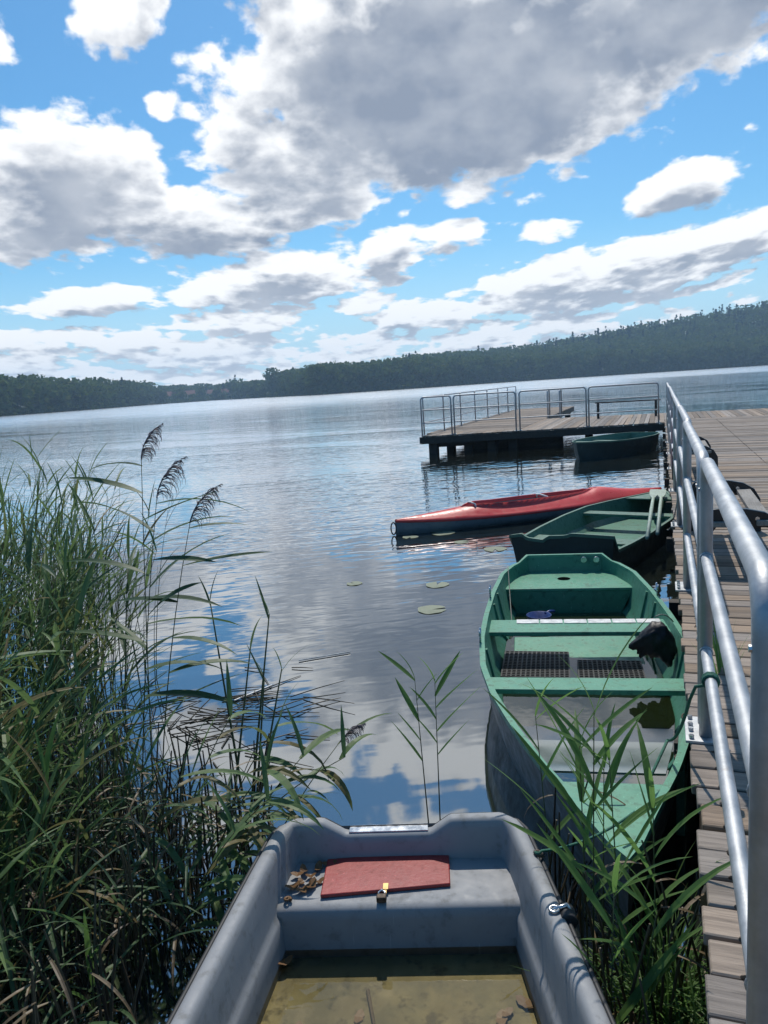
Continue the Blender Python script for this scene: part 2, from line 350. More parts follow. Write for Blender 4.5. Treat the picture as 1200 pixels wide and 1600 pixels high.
# ------------------------------------------------------------------ mesh helpers
class MB:
    def __init__(s): s.v = []; s.f = []; s.n = 0
    def add(s, v, f):
        v = np.asarray(v, float).reshape(-1, 3); f = [tuple(i + s.n for i in q) for q in f]
        s.v.append(v); s.f += f; s.n += len(v)
    def box(s, c, size, rot=None):
        h = np.array(size)/2.; q = np.array([(x, y, z) for x in (-1, 1) for y in (-1, 1) for z in (-1, 1)])*h
        if rot is not None: q = q @ np.array(rot).T
        s.add(q+np.array(c), [(0,1,3,2), (4,6,7,5), (0,4,5,1), (2,3,7,6), (0,2,6,4), (1,5,7,3)])
    def bar(s, a, b, w, h, up=(0,0,1)):
        a = Vector(a); b = Vector(b); d = (b-a); L = d.length; d.normalize()
        x = d.cross(Vector(up)).normalized(); z = x.cross(d)
        m = np.array([[x[i], d[i], z[i]] for i in range(3)])
        s.box((a+b)/2, (w, L, h), m)
    def tube(s, pts, r, n=8, cap=True, closed=False):
        pts = [Vector(p) for p in pts]; N = len(pts); rs = r if hasattr(r, '__len__') else [r]*N
        prev = None; V = []
        for i, p in enumerate(pts):
            if closed: t = pts[(i+1) % N]-pts[i-1]
            else: t = pts[min(i+1, N-1)]-pts[max(i-1, 0)]
            t.normalize()
            if prev is None: a = t.orthogonal().normalized()
            else:
                a = prev-t*prev.dot(t); a = a.normalized() if a.length > 1e-6 else t.orthogonal().normalized()
            prev = a; b = t.cross(a)
            for k in range(n):
                w = 2*math.pi*k/n; q = p+(a*math.cos(w)+b*math.sin(w))*rs[i]; V.append(tuple(q))
        F = []
        for i in range(N if closed else N-1):
            j = (i+1) % N
            for k in range(n):
                l = (k+1) % n; F.append((i*n+k, i*n+l, j*n+l, j*n+k))
        if cap and not closed: F.append(tuple(range(n-1, -1, -1))); F.append(tuple((N-1)*n+k for k in range(n)))
        s.add(V, F)
    def strip(s, rings, closed=False, ring_closed=False, cap_last=False, cap_first=False):
        n = len(rings[0]); V = [p for r in rings for p in r]; F = []
        for i in range(len(rings)-1):
            for k in range(n if ring_closed else n-1):
                l = (k+1) % n; F.append((i*n+k, i*n+l, (i+1)*n+l, (i+1)*n+k))
        if cap_last: F.append(tuple((len(rings)-1)*n+k for k in range(n)))
        if cap_first: F.append(tuple(range(n-1, -1, -1)))
        s.add(V, F)
    def disc(s, c, r, n=20, z=(0,0,1)):
        zv = Vector(z).normalized(); a = zv.orthogonal().normalized(); b = zv.cross(a)
        s.add([tuple(Vector(c)+(a*math.cos(2*math.pi*k/n)+b*math.sin(2*math.pi*k/n))*r) for k in range(n)], [tuple(range(n))])
    def build(s, name, mat, parent=None, smooth=False, bevel=0., seg=2, autos=None, loc=None):
        me = bpy.data.meshes.new(name)
        V = np.concatenate(s.v) if s.v else np.zeros((0, 3))
        me.from_pydata(V.tolist(), [], s.f)
        me.materials.append(mat if not isinstance(mat, str) else M[mat])
        if smooth: me.polygons.foreach_set('use_smooth', [True]*len(me.polygons))
        me.update()
        if autos is not None:
            bm = bmesh.new(); bm.from_mesh(me); bmesh.ops.recalc_face_normals(bm, faces=bm.faces); bm.to_mesh(me); bm.free()
            me.set_sharp_from_angle(angle=R(autos))
        o = bpy.data.objects.new(name, me); COL.objects.link(o)
        if parent is not None: o.parent = parent
        if bevel:
            b = o.modifiers.new('bevel', 'BEVEL'); b.width = bevel; b.segments = seg; b.limit_method = 'ANGLE'; b.angle_limit = R(35)
        return o
def tag(o, label=None, cat=None, group=None, kind=None):
    if label: o['label'] = label
    if cat: o['category'] = cat
    if group: o['group'] = group
    if kind: o['kind'] = kind
    return o
def empty(name, loc=(0,0,0), rz=0., label=None, cat=None, group=None):
    o = bpy.data.objects.new(name, None); COL.objects.link(o); o.location = loc; o.rotation_euler = (0, 0, rz); o.empty_display_size = .2
    return tag(o, label, cat, group)
def copy_tree(o, parent=None):
    c = o.copy(); COL.objects.link(c)
    if parent is not None: c.parent = parent
    for ch in list(o.children): copy_tree(ch, c)
    return c
def arc(c, r, a0, a1, n, u, v):
    c = Vector(c); u = Vector(u); v = Vector(v)
    return [tuple(c+u*(r*math.cos(a0+(a1-a0)*i/n))+v*(r*math.sin(a0+(a1-a0)*i/n))) for i in range(n+1)]

# ------------------------------------------------------------------ ground and lake
SH = [(-70, 300), (-52, 420), (-46, 450), (-40, 560), (-36, 800), (-32, 900), (-29, 760), (-24, 520), (-18, 540), (-10, 640), (0, 700), (7, 740), (15, 620), (30, 420), (60, 300)]
def shore(a): return float(np.interp(a, [s[0] for s in SH], [s[1] for s in SH]))
def hill(a, r):
    """land height beyond the far shore, a in degrees from +Y, r in metres"""
    s = shore(a); d = r-s
    if d < 0: return max(-2.0, d*.05)
    hh = np.interp(a, [-50, -40, -33, -28, -22, -14, -8, -3, 2, 8, 20, 60], [6, 3, 8, 4, 7, 12, 18, 28, 38, 50, 52, 22])
    t = min(1, d/230.); t = t*t*(3-2*t)
    return .3+min(d*.05, 1.2)+hh*t
def near_h(x, y):
    b = 1.25-.35*math.exp(-((x+.75)/.75)**2)*1.9       # the water's edge bends in round the grey boat
    if x < -1.5: b = .9+.12*math.sin(x*3)+min(1.5, (-1.5-x)*1.1)
    q = (b-y)
    h = .10*math.tanh(q*1.6) if q > 0 else .16*q
    if y < .3: h += min(.5, (.3-y)*.22)
    h += .018*math.sin(x*9+y*5)+.012*math.sin(y*17-x*7)
    if -1.5 < x < -.1 and y > -.6: h = min(h, -.14)
    return max(h, -1.6)
def build_ground():
    NA = 480
    rs = [0.0]+list(np.geomspace(.25, 60, 90))+list(np.geomspace(66, 400, 26))+list(np.linspace(415, 1300, 62))
    V = []; F = []
    for i, r in enumerate(rs):
        for k in range(NA):
            a = 2*math.pi*k/NA; x = r*math.sin(a); y = r*math.cos(a); ad = (math.degrees(a)+180) % 360-180
            if r < 60: z = near_h(x, y)
            else: z = -2.0
            if abs(ad) <= 70: 
                if r >= 60: z = hill(ad, r)
            elif r >= 60:
                w = min(1, (abs(ad)-70)/25.); z = (1-w)*hill(70 if ad > 0 else -70, r)+w*(2.0 if abs(ad) > 110 else -1.0)
            V.append((x, y, z))
    for i in range(len(rs)-1):
        for k in range(NA):
            l = (k+1) % NA; F.append((i*NA+k, i*NA+l, (i+1)*NA+l, (i+1)*NA+k))
    mb = MB(); mb.add(V, F); o = mb.build('ground', 'ground', smooth=True)
    tag(o, kind='structure')
    mb = MB(); N = 96
    rings = [[(r*math.sin(2*math.pi*k/N), r*math.cos(2*math.pi*k/N), 0) for k in range(N)] for r in (.01, 10, 60, 300, 1250)]
    mb.strip(rings, ring_closed=True); o = mb.build('lake_water', 'water'); tag(o, kind='structure')
build_ground()

# ------------------------------------------------------------------ jetty
DZ = .55
def plank_row(mb, x0, x1, y0, y1, w, z=DZ, along='x', th=.04, gap=.011, jit=.02, clip=None):
    p = y0 if along == 'x' else x0; end = y1 if along == 'x' else x1
    while p < end-.02:
        ww = w*random.uniform(.9, 1.1); dz = random.uniform(-.003, .003); j0 = random.uniform(-jit, jit); j1 = random.uniform(-jit, jit)
        r = Matrix.Rotation(random.uniform(-.004, .004), 3, 'Z') @ Matrix.Rotation(random.uniform(-.012, .012), 3, 'X' if along == 'x' else 'Y')
        if along == 'x':
            mb.box(((x0+j0+x1+j1)/2, p+ww/2, z-th/2+dz), (x1+j1-x0-j0, ww-gap, th), r)
        else:
            a, b = (y0, y1) if clip is None else clip(p+ww/2)
            mb.box((p+ww/2, (a+j0+b+j1)/2, z-th/2+dz), (ww-gap, b+j1-a-j0, th), r)
        p += ww
def build_jetty():
    t = empty('wooden_jetty', (0, 0, 0), label='long grey plank jetty running away from the camera beside the moored boats', cat='jetty')
    mb = MB(); plank_row(mb, .11, 3.4, -1.6, 24.95, .135, jit=.014); mb.build('deck_planks', 'plank', t, bevel=.004, seg=1)
    mb = MB()
    for k in range(190):
        y = -1.5+k*.1345
        for x in (.19, .215, 1.5): mb.tube([(x+random.uniform(-.012, .012), y+random.uniform(-.03, .03), DZ-.002), (x, y, DZ+.0055)], .0055, 6)
    tag(mb.build('nail_heads', 'chain', t), kind='stuff')
    mb = MB()
    for x in (.20, 1.5, 3.2): mb.box((x, 11.6, DZ-.04-.085), (.09, 26.2, .15))
    mb.build('joist', 'beam', t, bevel=.006, seg=1)
    for y in np.arange(-1.2, 25, 2.35):
        for x in (.24, 3.1):
            mb = MB(); mb.tube([(x, y, -1.8), (x, y, DZ-.13)], .085, 10); mb.build('pile', 'beam', t, smooth=True)
    for y in np.arange(-1.2, 25, 2.35):
        mb = MB(); mb.box((1.6, y+.16, DZ-.30), (3.1, .1, .14)); mb.build('cross_beam', 'beam', t)
    return t
build_jetty()
FA, FB = np.array((-6.72, 21.96)), np.array((.10, 23.68))
def front(x): return FA[1]+(x-FA[0])*(FB[1]-FA[1])/(FB[0]-FA[0])
def build_pier():
    t = empty('swimming_pier', (-3, 25, 0), label='distant plank swimming pier on dark piles across the end of the jetty', cat='pier')
    def P(mb, name, mat, **k):
        mb.v = [v-np.array((-3, 25, 0)) for v in mb.v]; return mb.build(name, mat, t, **k)
    mb = MB()
    plank_row(mb, -4.0, .10, 22, 28.9, .145, along='y', jit=.02, clip=lambda x: (front(x), 28.85))
    plank_row(mb, .10, 9.0, 25, 28.9, .145, along='y', jit=.02, clip=lambda x: (25.0, 28.85))
    P(mb, 'crosswalk_planks', 'planky')
    mb = MB(); plank_row(mb, -6.9, -4.02, 23.2, 39.2, .145, jit=.02)
    plank_row(mb, -6.7, -4.02, 22, 23.2, .145, along='y', jit=.01, clip=lambda x: (front(x), 23.19))
    P(mb, 'walkway_planks', 'plank')
    mb = MB()
    mb.bar((FA[0], FA[1]+.03, DZ-.14), (FB[0], FB[1]+.03, DZ-.14), .07, .19)
    mb.bar((-6.78, 22.1, DZ-.14), (-6.86, 39.1, DZ-.14), .07, .19); mb.bar((-4.05, 29, DZ-.14), (-4.05, 39.1, DZ-.14), .07, .19)
    mb.bar((-4, 28.8, DZ-.14), (9, 28.8, DZ-.14), .07, .19)
    for x in np.arange(-6.3, 0, .9): mb.bar((x, front(x)+.1, DZ-.13), (x, 28.7, DZ-.13), .07, .16)
    P(mb, 'fascia_beam', 'beam')
    pts = [(-6.45, 22.35), (-6.45, 24.4), (-5.55, 23.1), (-4.8, 23.0), (-4.2, 23.2), (-3.0, 24.4), (-6.5, 27), (-4.3, 27.5), (-6.5, 31), (-4.3, 31), (-6.5, 35), (-4.3, 35), (-6.5, 38.8), (-4.3, 38.8), (-.6, 25.4), (-2.4, 28.2), (-.3, 28.3), (3, 28.3), (3, 25.6), (6, 28.3)]
    for x, y in pts:
        mb = MB(); mb.box((x, y, -.6), (.26, .26, 2.06)); P(mb, 'pile', 'beam', bevel=.02)
    mb = MB()   # low cross braces and the floating drums under the walkway
    mb.bar((-6.5, 22.6, .27), (-3.0, 23.6, .27), .12, .22); mb.bar((-5.6, 23.4, .12), (-2.9, 24.2, .12), .5, .3)
    mb.bar((-4.9, 24.5, .16), (-3.0, 24.9, .16), 1.4, .34)
    P(mb, 'brace', 'beam')
    return t
build_pier()

# ------------------------------------------------------------------ railings
RZ = [1.69, 1.31, .925]
def make_rail(L, r=.025, rm=.021, mids=0):
    """steel pipe frame with bent corners along +Y from 0 to L, base at z=0"""
    t = empty('railing')
    h = [z-DZ for z in RZ]; c = .09
    pts = [(0, 0, 0), (0, 0, h[0]-c)]+arc((0, c, h[0]-c), c, math.pi, math.pi/2, 7, (0,1,0), (0,0,1))[1:]
    pts += arc((0, L-c, h[0]-c), c, math.pi/2, 0, 7, (0,1,0), (0,0,1))+[(0, L, 0)]
    mb = MB(); mb.tube(pts, r, 14); mb.build('pipe_frame', 'steel', t, smooth=True)
    for z in h[1:]:
        mb = MB(); mb.tube([(0, r*.6, z), (0, L-r*.6, z)], rm, 12, cap=False); mb.build('mid_rail', 'steel', t, smooth=True)
    for z in h[1:]:
        for y in (r*.98, L-r*.98):
            mb = MB(); mb.tube(arc((0, y, z), rm+.002, 0, 2*math.pi, 14, (1,0,0), (0,0,1))[:-1], .0042, 6, closed=True); mb.build('weld_bead', 'steel', t, smooth=True)
    for k in range(mids):
        y = L*(k+1)/(mids+1); mb = MB(); mb.tube([(0, y, 0), (0, y, h[0]-r*.6)], r, 12, cap=False); mb.build('middle_post', 'steel', t, smooth=True)
    for y in (0, L):
        mb = MB(); mb.box((-.012, y, .006), (.13, .12, .012)); bp = mb.build('base_plate', 'steel', t, bevel=.002)
        for sx in (-.055, ):
            for sy in (-.035, .035):
                mb = MB(); mb.tube([(sx, y+sy, .012), (sx, y+sy, .026)], .011, 6); mb.build('bolt', 'chrome', bp)
    for y in (.0, L):
        mb = MB(); mb.tube([(-r-.001+.003, y, h[0]-c-.02), (-r-.004, y, h[0]-c-.02)], .007, 8); mb.build('rivet', 'chrome', t)
    return t
ords = ['nearest', 'second', 'third', 'fourth', 'fifth', 'sixth', 'seventh', 'eighth', 'ninth', 'tenth']
def build_rails():
    spans = [(1.36, 3.20), (3.32, 5.50), (5.60, 7.80), (7.90, 10.1), (10.2, 12.4), (12.5, 14.7), (14.8, 17.0), (17.1, 19.3), (19.4, 21.55)]
    for i, (a, b) in enumerate(spans):
        t = make_rail(b-a); t.location = (.165, a, DZ)
        t.rotation_euler = (0, random.uniform(-.008, .008), 0) if i else (0, 0, 0)
        tag(t, f'{ords[i]} galvanized railing frame from the camera along the jetty edge', 'railing', 'railing frames along the jetty edge')
    fx = [(-6.7, -5.84), (-5.76, -4.01), (-3.9, -2.04), (-1.97, -.06)]
    labs = ['short railing frame at the left corner of the distant pier', 'railing frame beside the short corner one on the pier front', 'third railing frame from the left on the pier front', 'pier front railing frame above the farthest green boat']
    ang = math.atan2(FB[1]-FA[1], FB[0]-FA[0])
    for (a, b), lb in zip(fx, labs):
        L = (b-a)/math.cos(ang); t = make_rail(L, .023, .017); t.location = (a, front(a)+.08, DZ); t.rotation_euler = (0, 0, ang-math.pi/2)
        tag(t, lb, 'railing', 'railing frames of the distant pier')
    y = 22.4; k = 0
    while y < 39:
        t = make_rail(2.33, .022, .016); t.location = (-6.74-(y-22)*.008, y, DZ)
        tag(t, f'{ords[k]} railing frame from the corner along the left side of the distant pier', 'railing', 'railing frames of the distant pier'); y += 2.4; k += 1
build_rails()
def low_barrier():
    t = empty('low_barrier', (-2.0, 27.2, DZ), label='low two-post barrier with a horizontal bar standing on the distant pier deck', cat='barrier')
    for x in (0, 1.85):
        mb = MB(); mb.box((x, 0, .26), (.08, .08, .52)); mb.build('post', 'beam', t, bevel=.01)
    mb = MB(); mb.bar((-.1, 0, .53), (2.0, 0, .53), .06, .04); mb.build('bar', 'beam', t, bevel=.01)
low_barrier()
def ladder(x, y, h, lab):
    t = empty('swim_ladder', (x, y, 0), label=lab, cat='ladder')
    for s in (-.22, .22):
        mb = MB(); mb.tube([(s, 0, -.5), (s, 0, h-.1)]+arc((s, .1, h-.1), .1, math.pi, math.pi/2, 5, (0,1,0), (0,0,1))[1:]+[(s, .45, h), (s, .5, h-.08), (s, .5, DZ)], .028, 10); mb.build('side_rail', 'steel', t, smooth=True)
    for z in (-.2, .08, .34):
        mb = MB(); mb.tube([(-.22, 0, z), (.22, 0, z)], .018, 8); mb.build('rung', 'steel', t)
ladder(-3.72, 29.1, 1.55, 'steel swim ladder on the back edge of the distant pier')

# ------------------------------------------------------------------ benches on the jetty
def bench(x, y0, y1, lab, rz=0):
    t = empty('deck_bench', (x, y0, DZ), rz, label=lab, cat='bench', group='slatted benches on the jetty')
    L = y1-y0
    for i, sx in enumerate((-.02, .13, .28)):
        mb = MB(); mb.box((sx, L/2, .36+.012*(i == 2)), (.115, L+.08, .04)); mb.build('seat_slat', 'bench', t, bevel=.006)
    for yy in (.02, L-.02):
        mb = MB()
        # curved cast-iron end: flat band following seat, rounded front shoulder, two feet
        prof = [(-.16, .30), (-.16, .42), (-.13, .46), (.0, .475), (.16, .47), (.28, .445), (.37, .39), (.42, .30), (.43, .0), (.36, .0), (.35, .27), (.30, .335), (-.04, .335), (-.08, .28), (-.09, .0), (-.16, .0)]
        A = [(a, yy-.025, b) for a, b in prof]; B = [(a, yy+.025, b) for a, b in prof]; n = len(prof)
        mb.add(A+B, [(i, (i+1) % n, n+(i+1) % n, n+i) for i in range(n)]+[tuple(range(n-1, -1, -1)), tuple(n+i for i in range(n))])
        e = mb.build('end_frame', 'black', t, bevel=.006, autos=30)
        for bx in (.03, .23):
            mb = MB(); mb.tube([(bx, yy-.026, .40), (bx, yy-.036, .40)], .016, 8); mb.build('fixing_plate', 'chrome', e)
bench(.42, 6.02, 7.6, 'slatted bench with black curved ends just behind the jetty railing')
bench(.30, 11.2, 12.8, 'farther slatted bench mostly hidden behind the jetty railing')

# ------------------------------------------------------------------ boats
class Boat:
    """hull from concentric loops of one plan outline; local +Y runs from the stern to the bow"""
    def __init__(s, wst, L, rimz, nt=15, ns=34, k=2.0):
        s.S = [a for a, b in wst]; s.W = [b for a, b in wst]; s.L = L; s.rim = rimz; s.nt = nt; s.ns = ns; s.k = k
    def w(s, t): return float(np.interp(t, s.S, s.W))
    def loop(s, inset, z, zf=None, sheer=True, smin=None):
        s0 = inset if smin is None else smin; s1 = s.L-s.k*max(inset, 0.0)
        P = []
        hw = max(s.w(s0)-inset, .02)
        for i in range(s.nt): P.append((-hw+2*hw*i/(s.nt-1), s0))
        ts = [s0+(s1-s0)*(1-(1-j/s.ns)**1.0) for j in range(1, s.ns)]
        for t in ts: P.append((max(s.w(t)-inset, .004), t))
        P.append((0.0, s1))
        for t in reversed(ts): P.append((-max(s.w(t)-inset, .004), t))
        out = []
        for (x, y) in P:
            zz = z+(s.rim(x, y, inset) if sheer else 0)
            if zf: zz += zf(x, y)
            out.append((x, y, zz))
        return out

# ---- grey dinghy
def grey_boat():
    t = empty('grey_dinghy', (-.952, 2.535, 0), 0, label='grey moulded plastic dinghy with a red hatch on its stern seat, nearest the camera', cat='boat')
    v = Vector((.285, -.9585)); t.rotation_euler = (0, 0, math.atan2(-v.x, v.y)); tl = t
    W_ = [(0, .375), (.02, .415), (.05, .447), (.10, .468), (.3, .495), (.6, .53), (1.0, .575), (1.5, .60), (2.0, .57), (2.5, .44), (2.9, .22), (3.1, .01)]
    ZR = .44
    # local x is mirrored with respect to the photo because the boat points at the camera
    def notch(x, y):
        x = -x
        if y > .14: return 0
        a = np.interp(x, [-.285, -.20, .125, .20], [0, 1, 1, 0]); return -.052*a
    def rim(x, y, d): return .10*max(0, (y-1.6)/1.5)**2
    B = Boat(W_, 3.1, rim, nt=61, ns=60)
    mb = MB(); lp = [B.loop(.22, -.16, sheer=False), B.loop(.14, -.14), B.loop(.05, .08), B.loop(.012, .37), B.loop(.004, .405)]
    mb.strip(lp, ring_closed=True, cap_first=True)
    o = mb.build('hull', 'grey_out', tl, smooth=True)
    prof = [(.004, .405), (.0, .424), (.001, .434), (.008, .444), (.02, .4485), (.038, .4485), (.048, .445), (.056, .436), (.062, .415), (.070, .35), (.078, .29), (.082, .272), (.090, .262), (.096, .25), (.099, .20), (.104, .12), (.110, .06)]
    loops = []
    for d, z in prof:
        kk = 1 if z > .4 else max(0, (z-.25)/.15)
        loops.append(B.loop(d, z, lambda x, y, kk=kk: notch(x, y)*kk))
    mb = MB(); mb.strip(loops, ring_closed=True, cap_last=False); mb.build('liner', 'grey', tl, smooth=True)
    mb = MB(); fl = B.loop(.10, .118, sheer=False); mb.add(fl, [tuple(range(len(fl)))]); mb.build('floor', 'silt', tl)
    # rubber fender strip on the outer edge
    mb = MB(); lo = B.loop(-.006, .428, lambda x, y: notch(x, y)); mb.tube(lo, .0085, 8, closed=True); mb.build('fender_strip', 'rubber', tl, smooth=True)
    # bright aluminium protector in the motor notch
    mb = MB(); mb.box((.037, .018, ZR-.052+.0105), (.30, .045, .006)); mb.build('notch_plate', 'chrome', tl, bevel=.002)
    # stern seat: box with softly rounded edges
    def hw(y, z): return B.w(y)-np.interp(z, [.06, .25, .29, .35], [.105, .096, .079, .070])
    rows = []
    for (y, z) in [(.07, .302), (.2, .301), (.26, .300), (.300, .298), (.320, .292), (.330, .280), (.333, .25), (.338, .15), (.342, .05)]:
        h = hw(max(y, .12), z)+.012; rows.append([(-h+2*h*i/14, y, z-.004*(abs(i-7)/7)**2*0) for i in range(15)])
    mb = MB(); mb.strip(rows); mb.build('stern_seat', 'grey', tl, smooth=True)
    # hatch
    hz = .302
    h = empty('hatch'); 
    COL.objects.unlink(h); bpy.data.objects.remove(h)
    # photo corners of the hatch in local coordinates
    inv = (Matrix.Rotation(t.rotation_euler.z, 3, 'Z')).inverted()
    def loc(px, py): q = inv @ Vector((px+.952, py-2.535, 0)); return (q.x, q.y)
    c = [loc(-1.13, 2.185), loc(-1.19, 2.385), loc(-.764, 2.555), loc(-.706, 2.36)]
    V = []
    for z in (hz, hz+.014):
        V += [(a, b, z) for a, b in c]
    mb = MB(); mb.add(V, [(0,1,2,3), (7,6,5,4), (0,4,5,1), (1,5,6,2), (2,6,7,3), (3,7,4,0)]); hp = mb.build('hatch', 'redhatch', tl, bevel=.004, autos=40)
    fx, fy = (c[0][0]+c[3][0])/2, (c[0][1]+c[3][1])/2
    mb = MB(); mb.box((fx+.0, fy-.012, hz+.0165), (.020, .034, .003)); mb.box((fx, fy+.012, hz+.012), (.010, .024, .008)); mb.build('hasp', 'brass', hp, bevel=.001)
    bx, by = (c[1][0]+c[2][0])/2, (c[1][1]+c[2][1])/2
    for k in (.2, .85):
        mb = MB(); mb.box((c[1][0]*(1-k)+c[2][0]*k, c[1][1]*(1-k)+c[2][1]*k-.008, hz+.005), (.03, .02, .008)); mb.build('hinge', 'rubber', hp)
    # padlock: a thing of its own, hanging on the hasp
    wp = t.matrix_basis @ Vector((fx+.012, fy+.045, hz))
    pl = empty('padlock', wp, t.rotation_euler.z, label='small dark padlock hanging from the brass hasp of the red hatch', cat='padlock')
    mb = MB(); mb.box((0, 0, .012), (.034, .026, .022)); mb.build('body', 'chain', pl, bevel=.004)
    mb = MB(); mb.tube([(-.011, -.010, .012), (-.011, -.026, .016), (0, -.034, .02), (.011, -.026, .016), (.011, -.010, .012)], .0035, 8); mb.build('shackle', 'chrome', pl, smooth=True)
    # grommets and a cleat on the starboard gunwale (right in the photo)
    def rimp(y, side, d=.03, z=.449): return (side*(B.w(y)-d), y, z)
    mb = MB(); x, y, z = rimp(.57, -1, .02)
    mb.tube([(x+.02, y, z), (x-.03, y-.01, z+.012), (x-.045, y, z-.01)], .007, 8)
    mb.tube(arc((x+.01, y, z+.006), .014, 0, 2*math.pi, 14, (1,0,0), (0,1,0))[:-1], .0045, 6, closed=True); mb.build('eyelet', 'chrome', tl, smooth=True)
    mb = MB(); mb.tube([(x-.028, y-.03, z-.02), (x-.028, y+.03, z-.02)], .028, 12); mb.build('fender_roller', 'rubber', tl, smooth=True, bevel=.004)
    mb = MB(); x, y, z = rimp(.28, -1, .0); mb.tube(arc((x, y, z), .014, 0, 2*math.pi, 12, (0,1,0), (1,0,.3))[:-1], .005, 6, closed=True); mb.build('mooring_ring', 'chain', tl, smooth=True)
    return t, B
GB, GBB = grey_boat()
GM = Matrix.Translation(GB.location) @ Matrix.Rotation(GB.rotation_euler.z, 4, 'Z')
def gl(x, y, z): return GM @ Vector((x, y, z))
# rain water standing in the grey dinghy
def pool_in(B, Mx, y0, y1, z, inset, name, mat, lab, cat):
    V = []; n = 24
    ys = np.linspace(y0, y1, n); V = [(B.w(y)-inset, y) for y in ys]+[(-(B.w(y)-inset), y) for y in ys[::-1]]
    mb = MB(); mb.add([tuple(Mx @ Vector((x, y, z))) for x, y in V], [tuple(range(len(V)))])
    o = mb.build(name, mat); tag(o, lab, cat, kind='stuff'); return o
pool_in(GBB, GM, .338, 2.5, .146, .101, 'rainwater', 'pool1', 'shallow brownish rainwater standing on the floor of the grey dinghy', 'water')

# ---- green plank boats
def green_boat(name, stern, bow, W_, rimz, lab, paint_in='green_in', paint_top='green', zfloor=.05, transom=None, chop=0., thw=(), seat=None, fore=None, list_=0., sheer=.10):
    s = Vector(stern); b = Vector(bow); d = b-s; L = d.length
    t = empty(name, (s.x, s.y, 0), math.atan2(-d.x, d.y), label=lab, cat='boat')
    def rim(x, y, dd): return sheer*max(0, (y/L-.55)/.45)**2
    B = Boat(W_, L, rim, nt=31, ns=44, k=1.4)
    tz = transom or (lambda x: 0)
    zf = lambda x, y: tz(x) if y < .075 else 0
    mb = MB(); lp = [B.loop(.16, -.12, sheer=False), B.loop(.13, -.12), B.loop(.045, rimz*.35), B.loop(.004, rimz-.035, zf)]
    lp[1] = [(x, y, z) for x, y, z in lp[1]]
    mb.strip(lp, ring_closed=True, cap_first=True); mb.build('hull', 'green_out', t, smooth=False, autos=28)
    mb = MB(); lp = [B.loop(.004, rimz-.035, zf), B.loop(-.010, rimz-.033, zf), B.loop(-.012, rimz, zf), B.loop(.022, rimz, zf), B.loop(.024, rimz-.02, zf)]
    mb.strip(lp, ring_closed=True); mb.build('gunwale', paint_top, t, autos=40)
    mb = MB(); lp = [B.loop(.024, rimz-.02, zf), B.loop(.075, rimz*.35), B.loop(.15, zfloor)]
    mb.strip(lp, ring_closed=True); mb.build('lining', paint_in, t, autos=28)
    fl = B.loop(.148, zfloor+.001, sheer=False); mb = MB(); mb.add(fl, [tuple(range(len(fl)))]); mb.build('floor', 'algae', t)
    def hw(y, z): return B.w(y)-np.interp(z, [zfloor, rimz*.35, rimz], [.15, .075, .02])
    def slab(y0, y1, z, th, nm, mt, n=6):
        ys = np.linspace(y0, y1, n); top = []; V = []
        for y in ys:
            h = hw(y, z)+.006; V += [(-h, y, z), (h, y, z)]
        for y in ys:
            h = hw(y, z-th)+.006; V += [(-h, y, z-th), (h, y, z-th)]
        F = []
        m_ = n*2
        for i in range(n-1): F += [(2*i, 2*i+1, 2*i+3, 2*i+2), (m_+2*i, m_+2*i+2, m_+2*i+3, m_+2*i+1)]
        F += [(0, m_, m_+1, 1), (2*n-2, 2*n-1, m_+2*n-1, m_+2*n-2)]
        mb = MB(); mb.add(V, F); return mb.build(nm, mt, t, bevel=.004, autos=40)
    for (y0, y1, z) in thw: slab(y0, y1, z, .03, 'thwart', paint_top); 
    if seat:
        y1, z = seat; slab(.03, y1, z, .025, 'stern_seat', paint_top)
        slab(y1-.025, y1-.005, z-.026, z-.03-zfloor, 'seat_riser', paint_in)
    if fore:
        y0, z = fore; slab(y0, L-.12, z, .02, 'foredeck', paint_top, 14)
    return t, B, Matrix.Translation(t.location) @ Matrix.Rotation(t.rotation_euler.z, 4, 'Z'), hw
W1 = [(0, .33), (.05, .37), (.16, .45), (.5, .55), (1.1, .605), (1.7, .63), (2.2, .635), (2.7, .60), (3.1, .525), (3.5, .41), (3.9, .275), (4.25, .13), (4.56, .008)]
T1, B1, M1, HW1 = green_boat('green_rowboat', (-.84, 7.0), (-.11, 2.50), W1, .40,
    'large open green rowboat moored alongside the jetty with flooded floor and two cross benches', thw=((1.62, 1.90, .335), (2.72, 2.90, .335)), seat=(.62, .29), fore=(3.92, .345), transom=lambda x: .045, sheer=.015)
def loc1(px, py):
    q = M1.inverted() @ Vector((px, py, 0)); return q.x, q.y
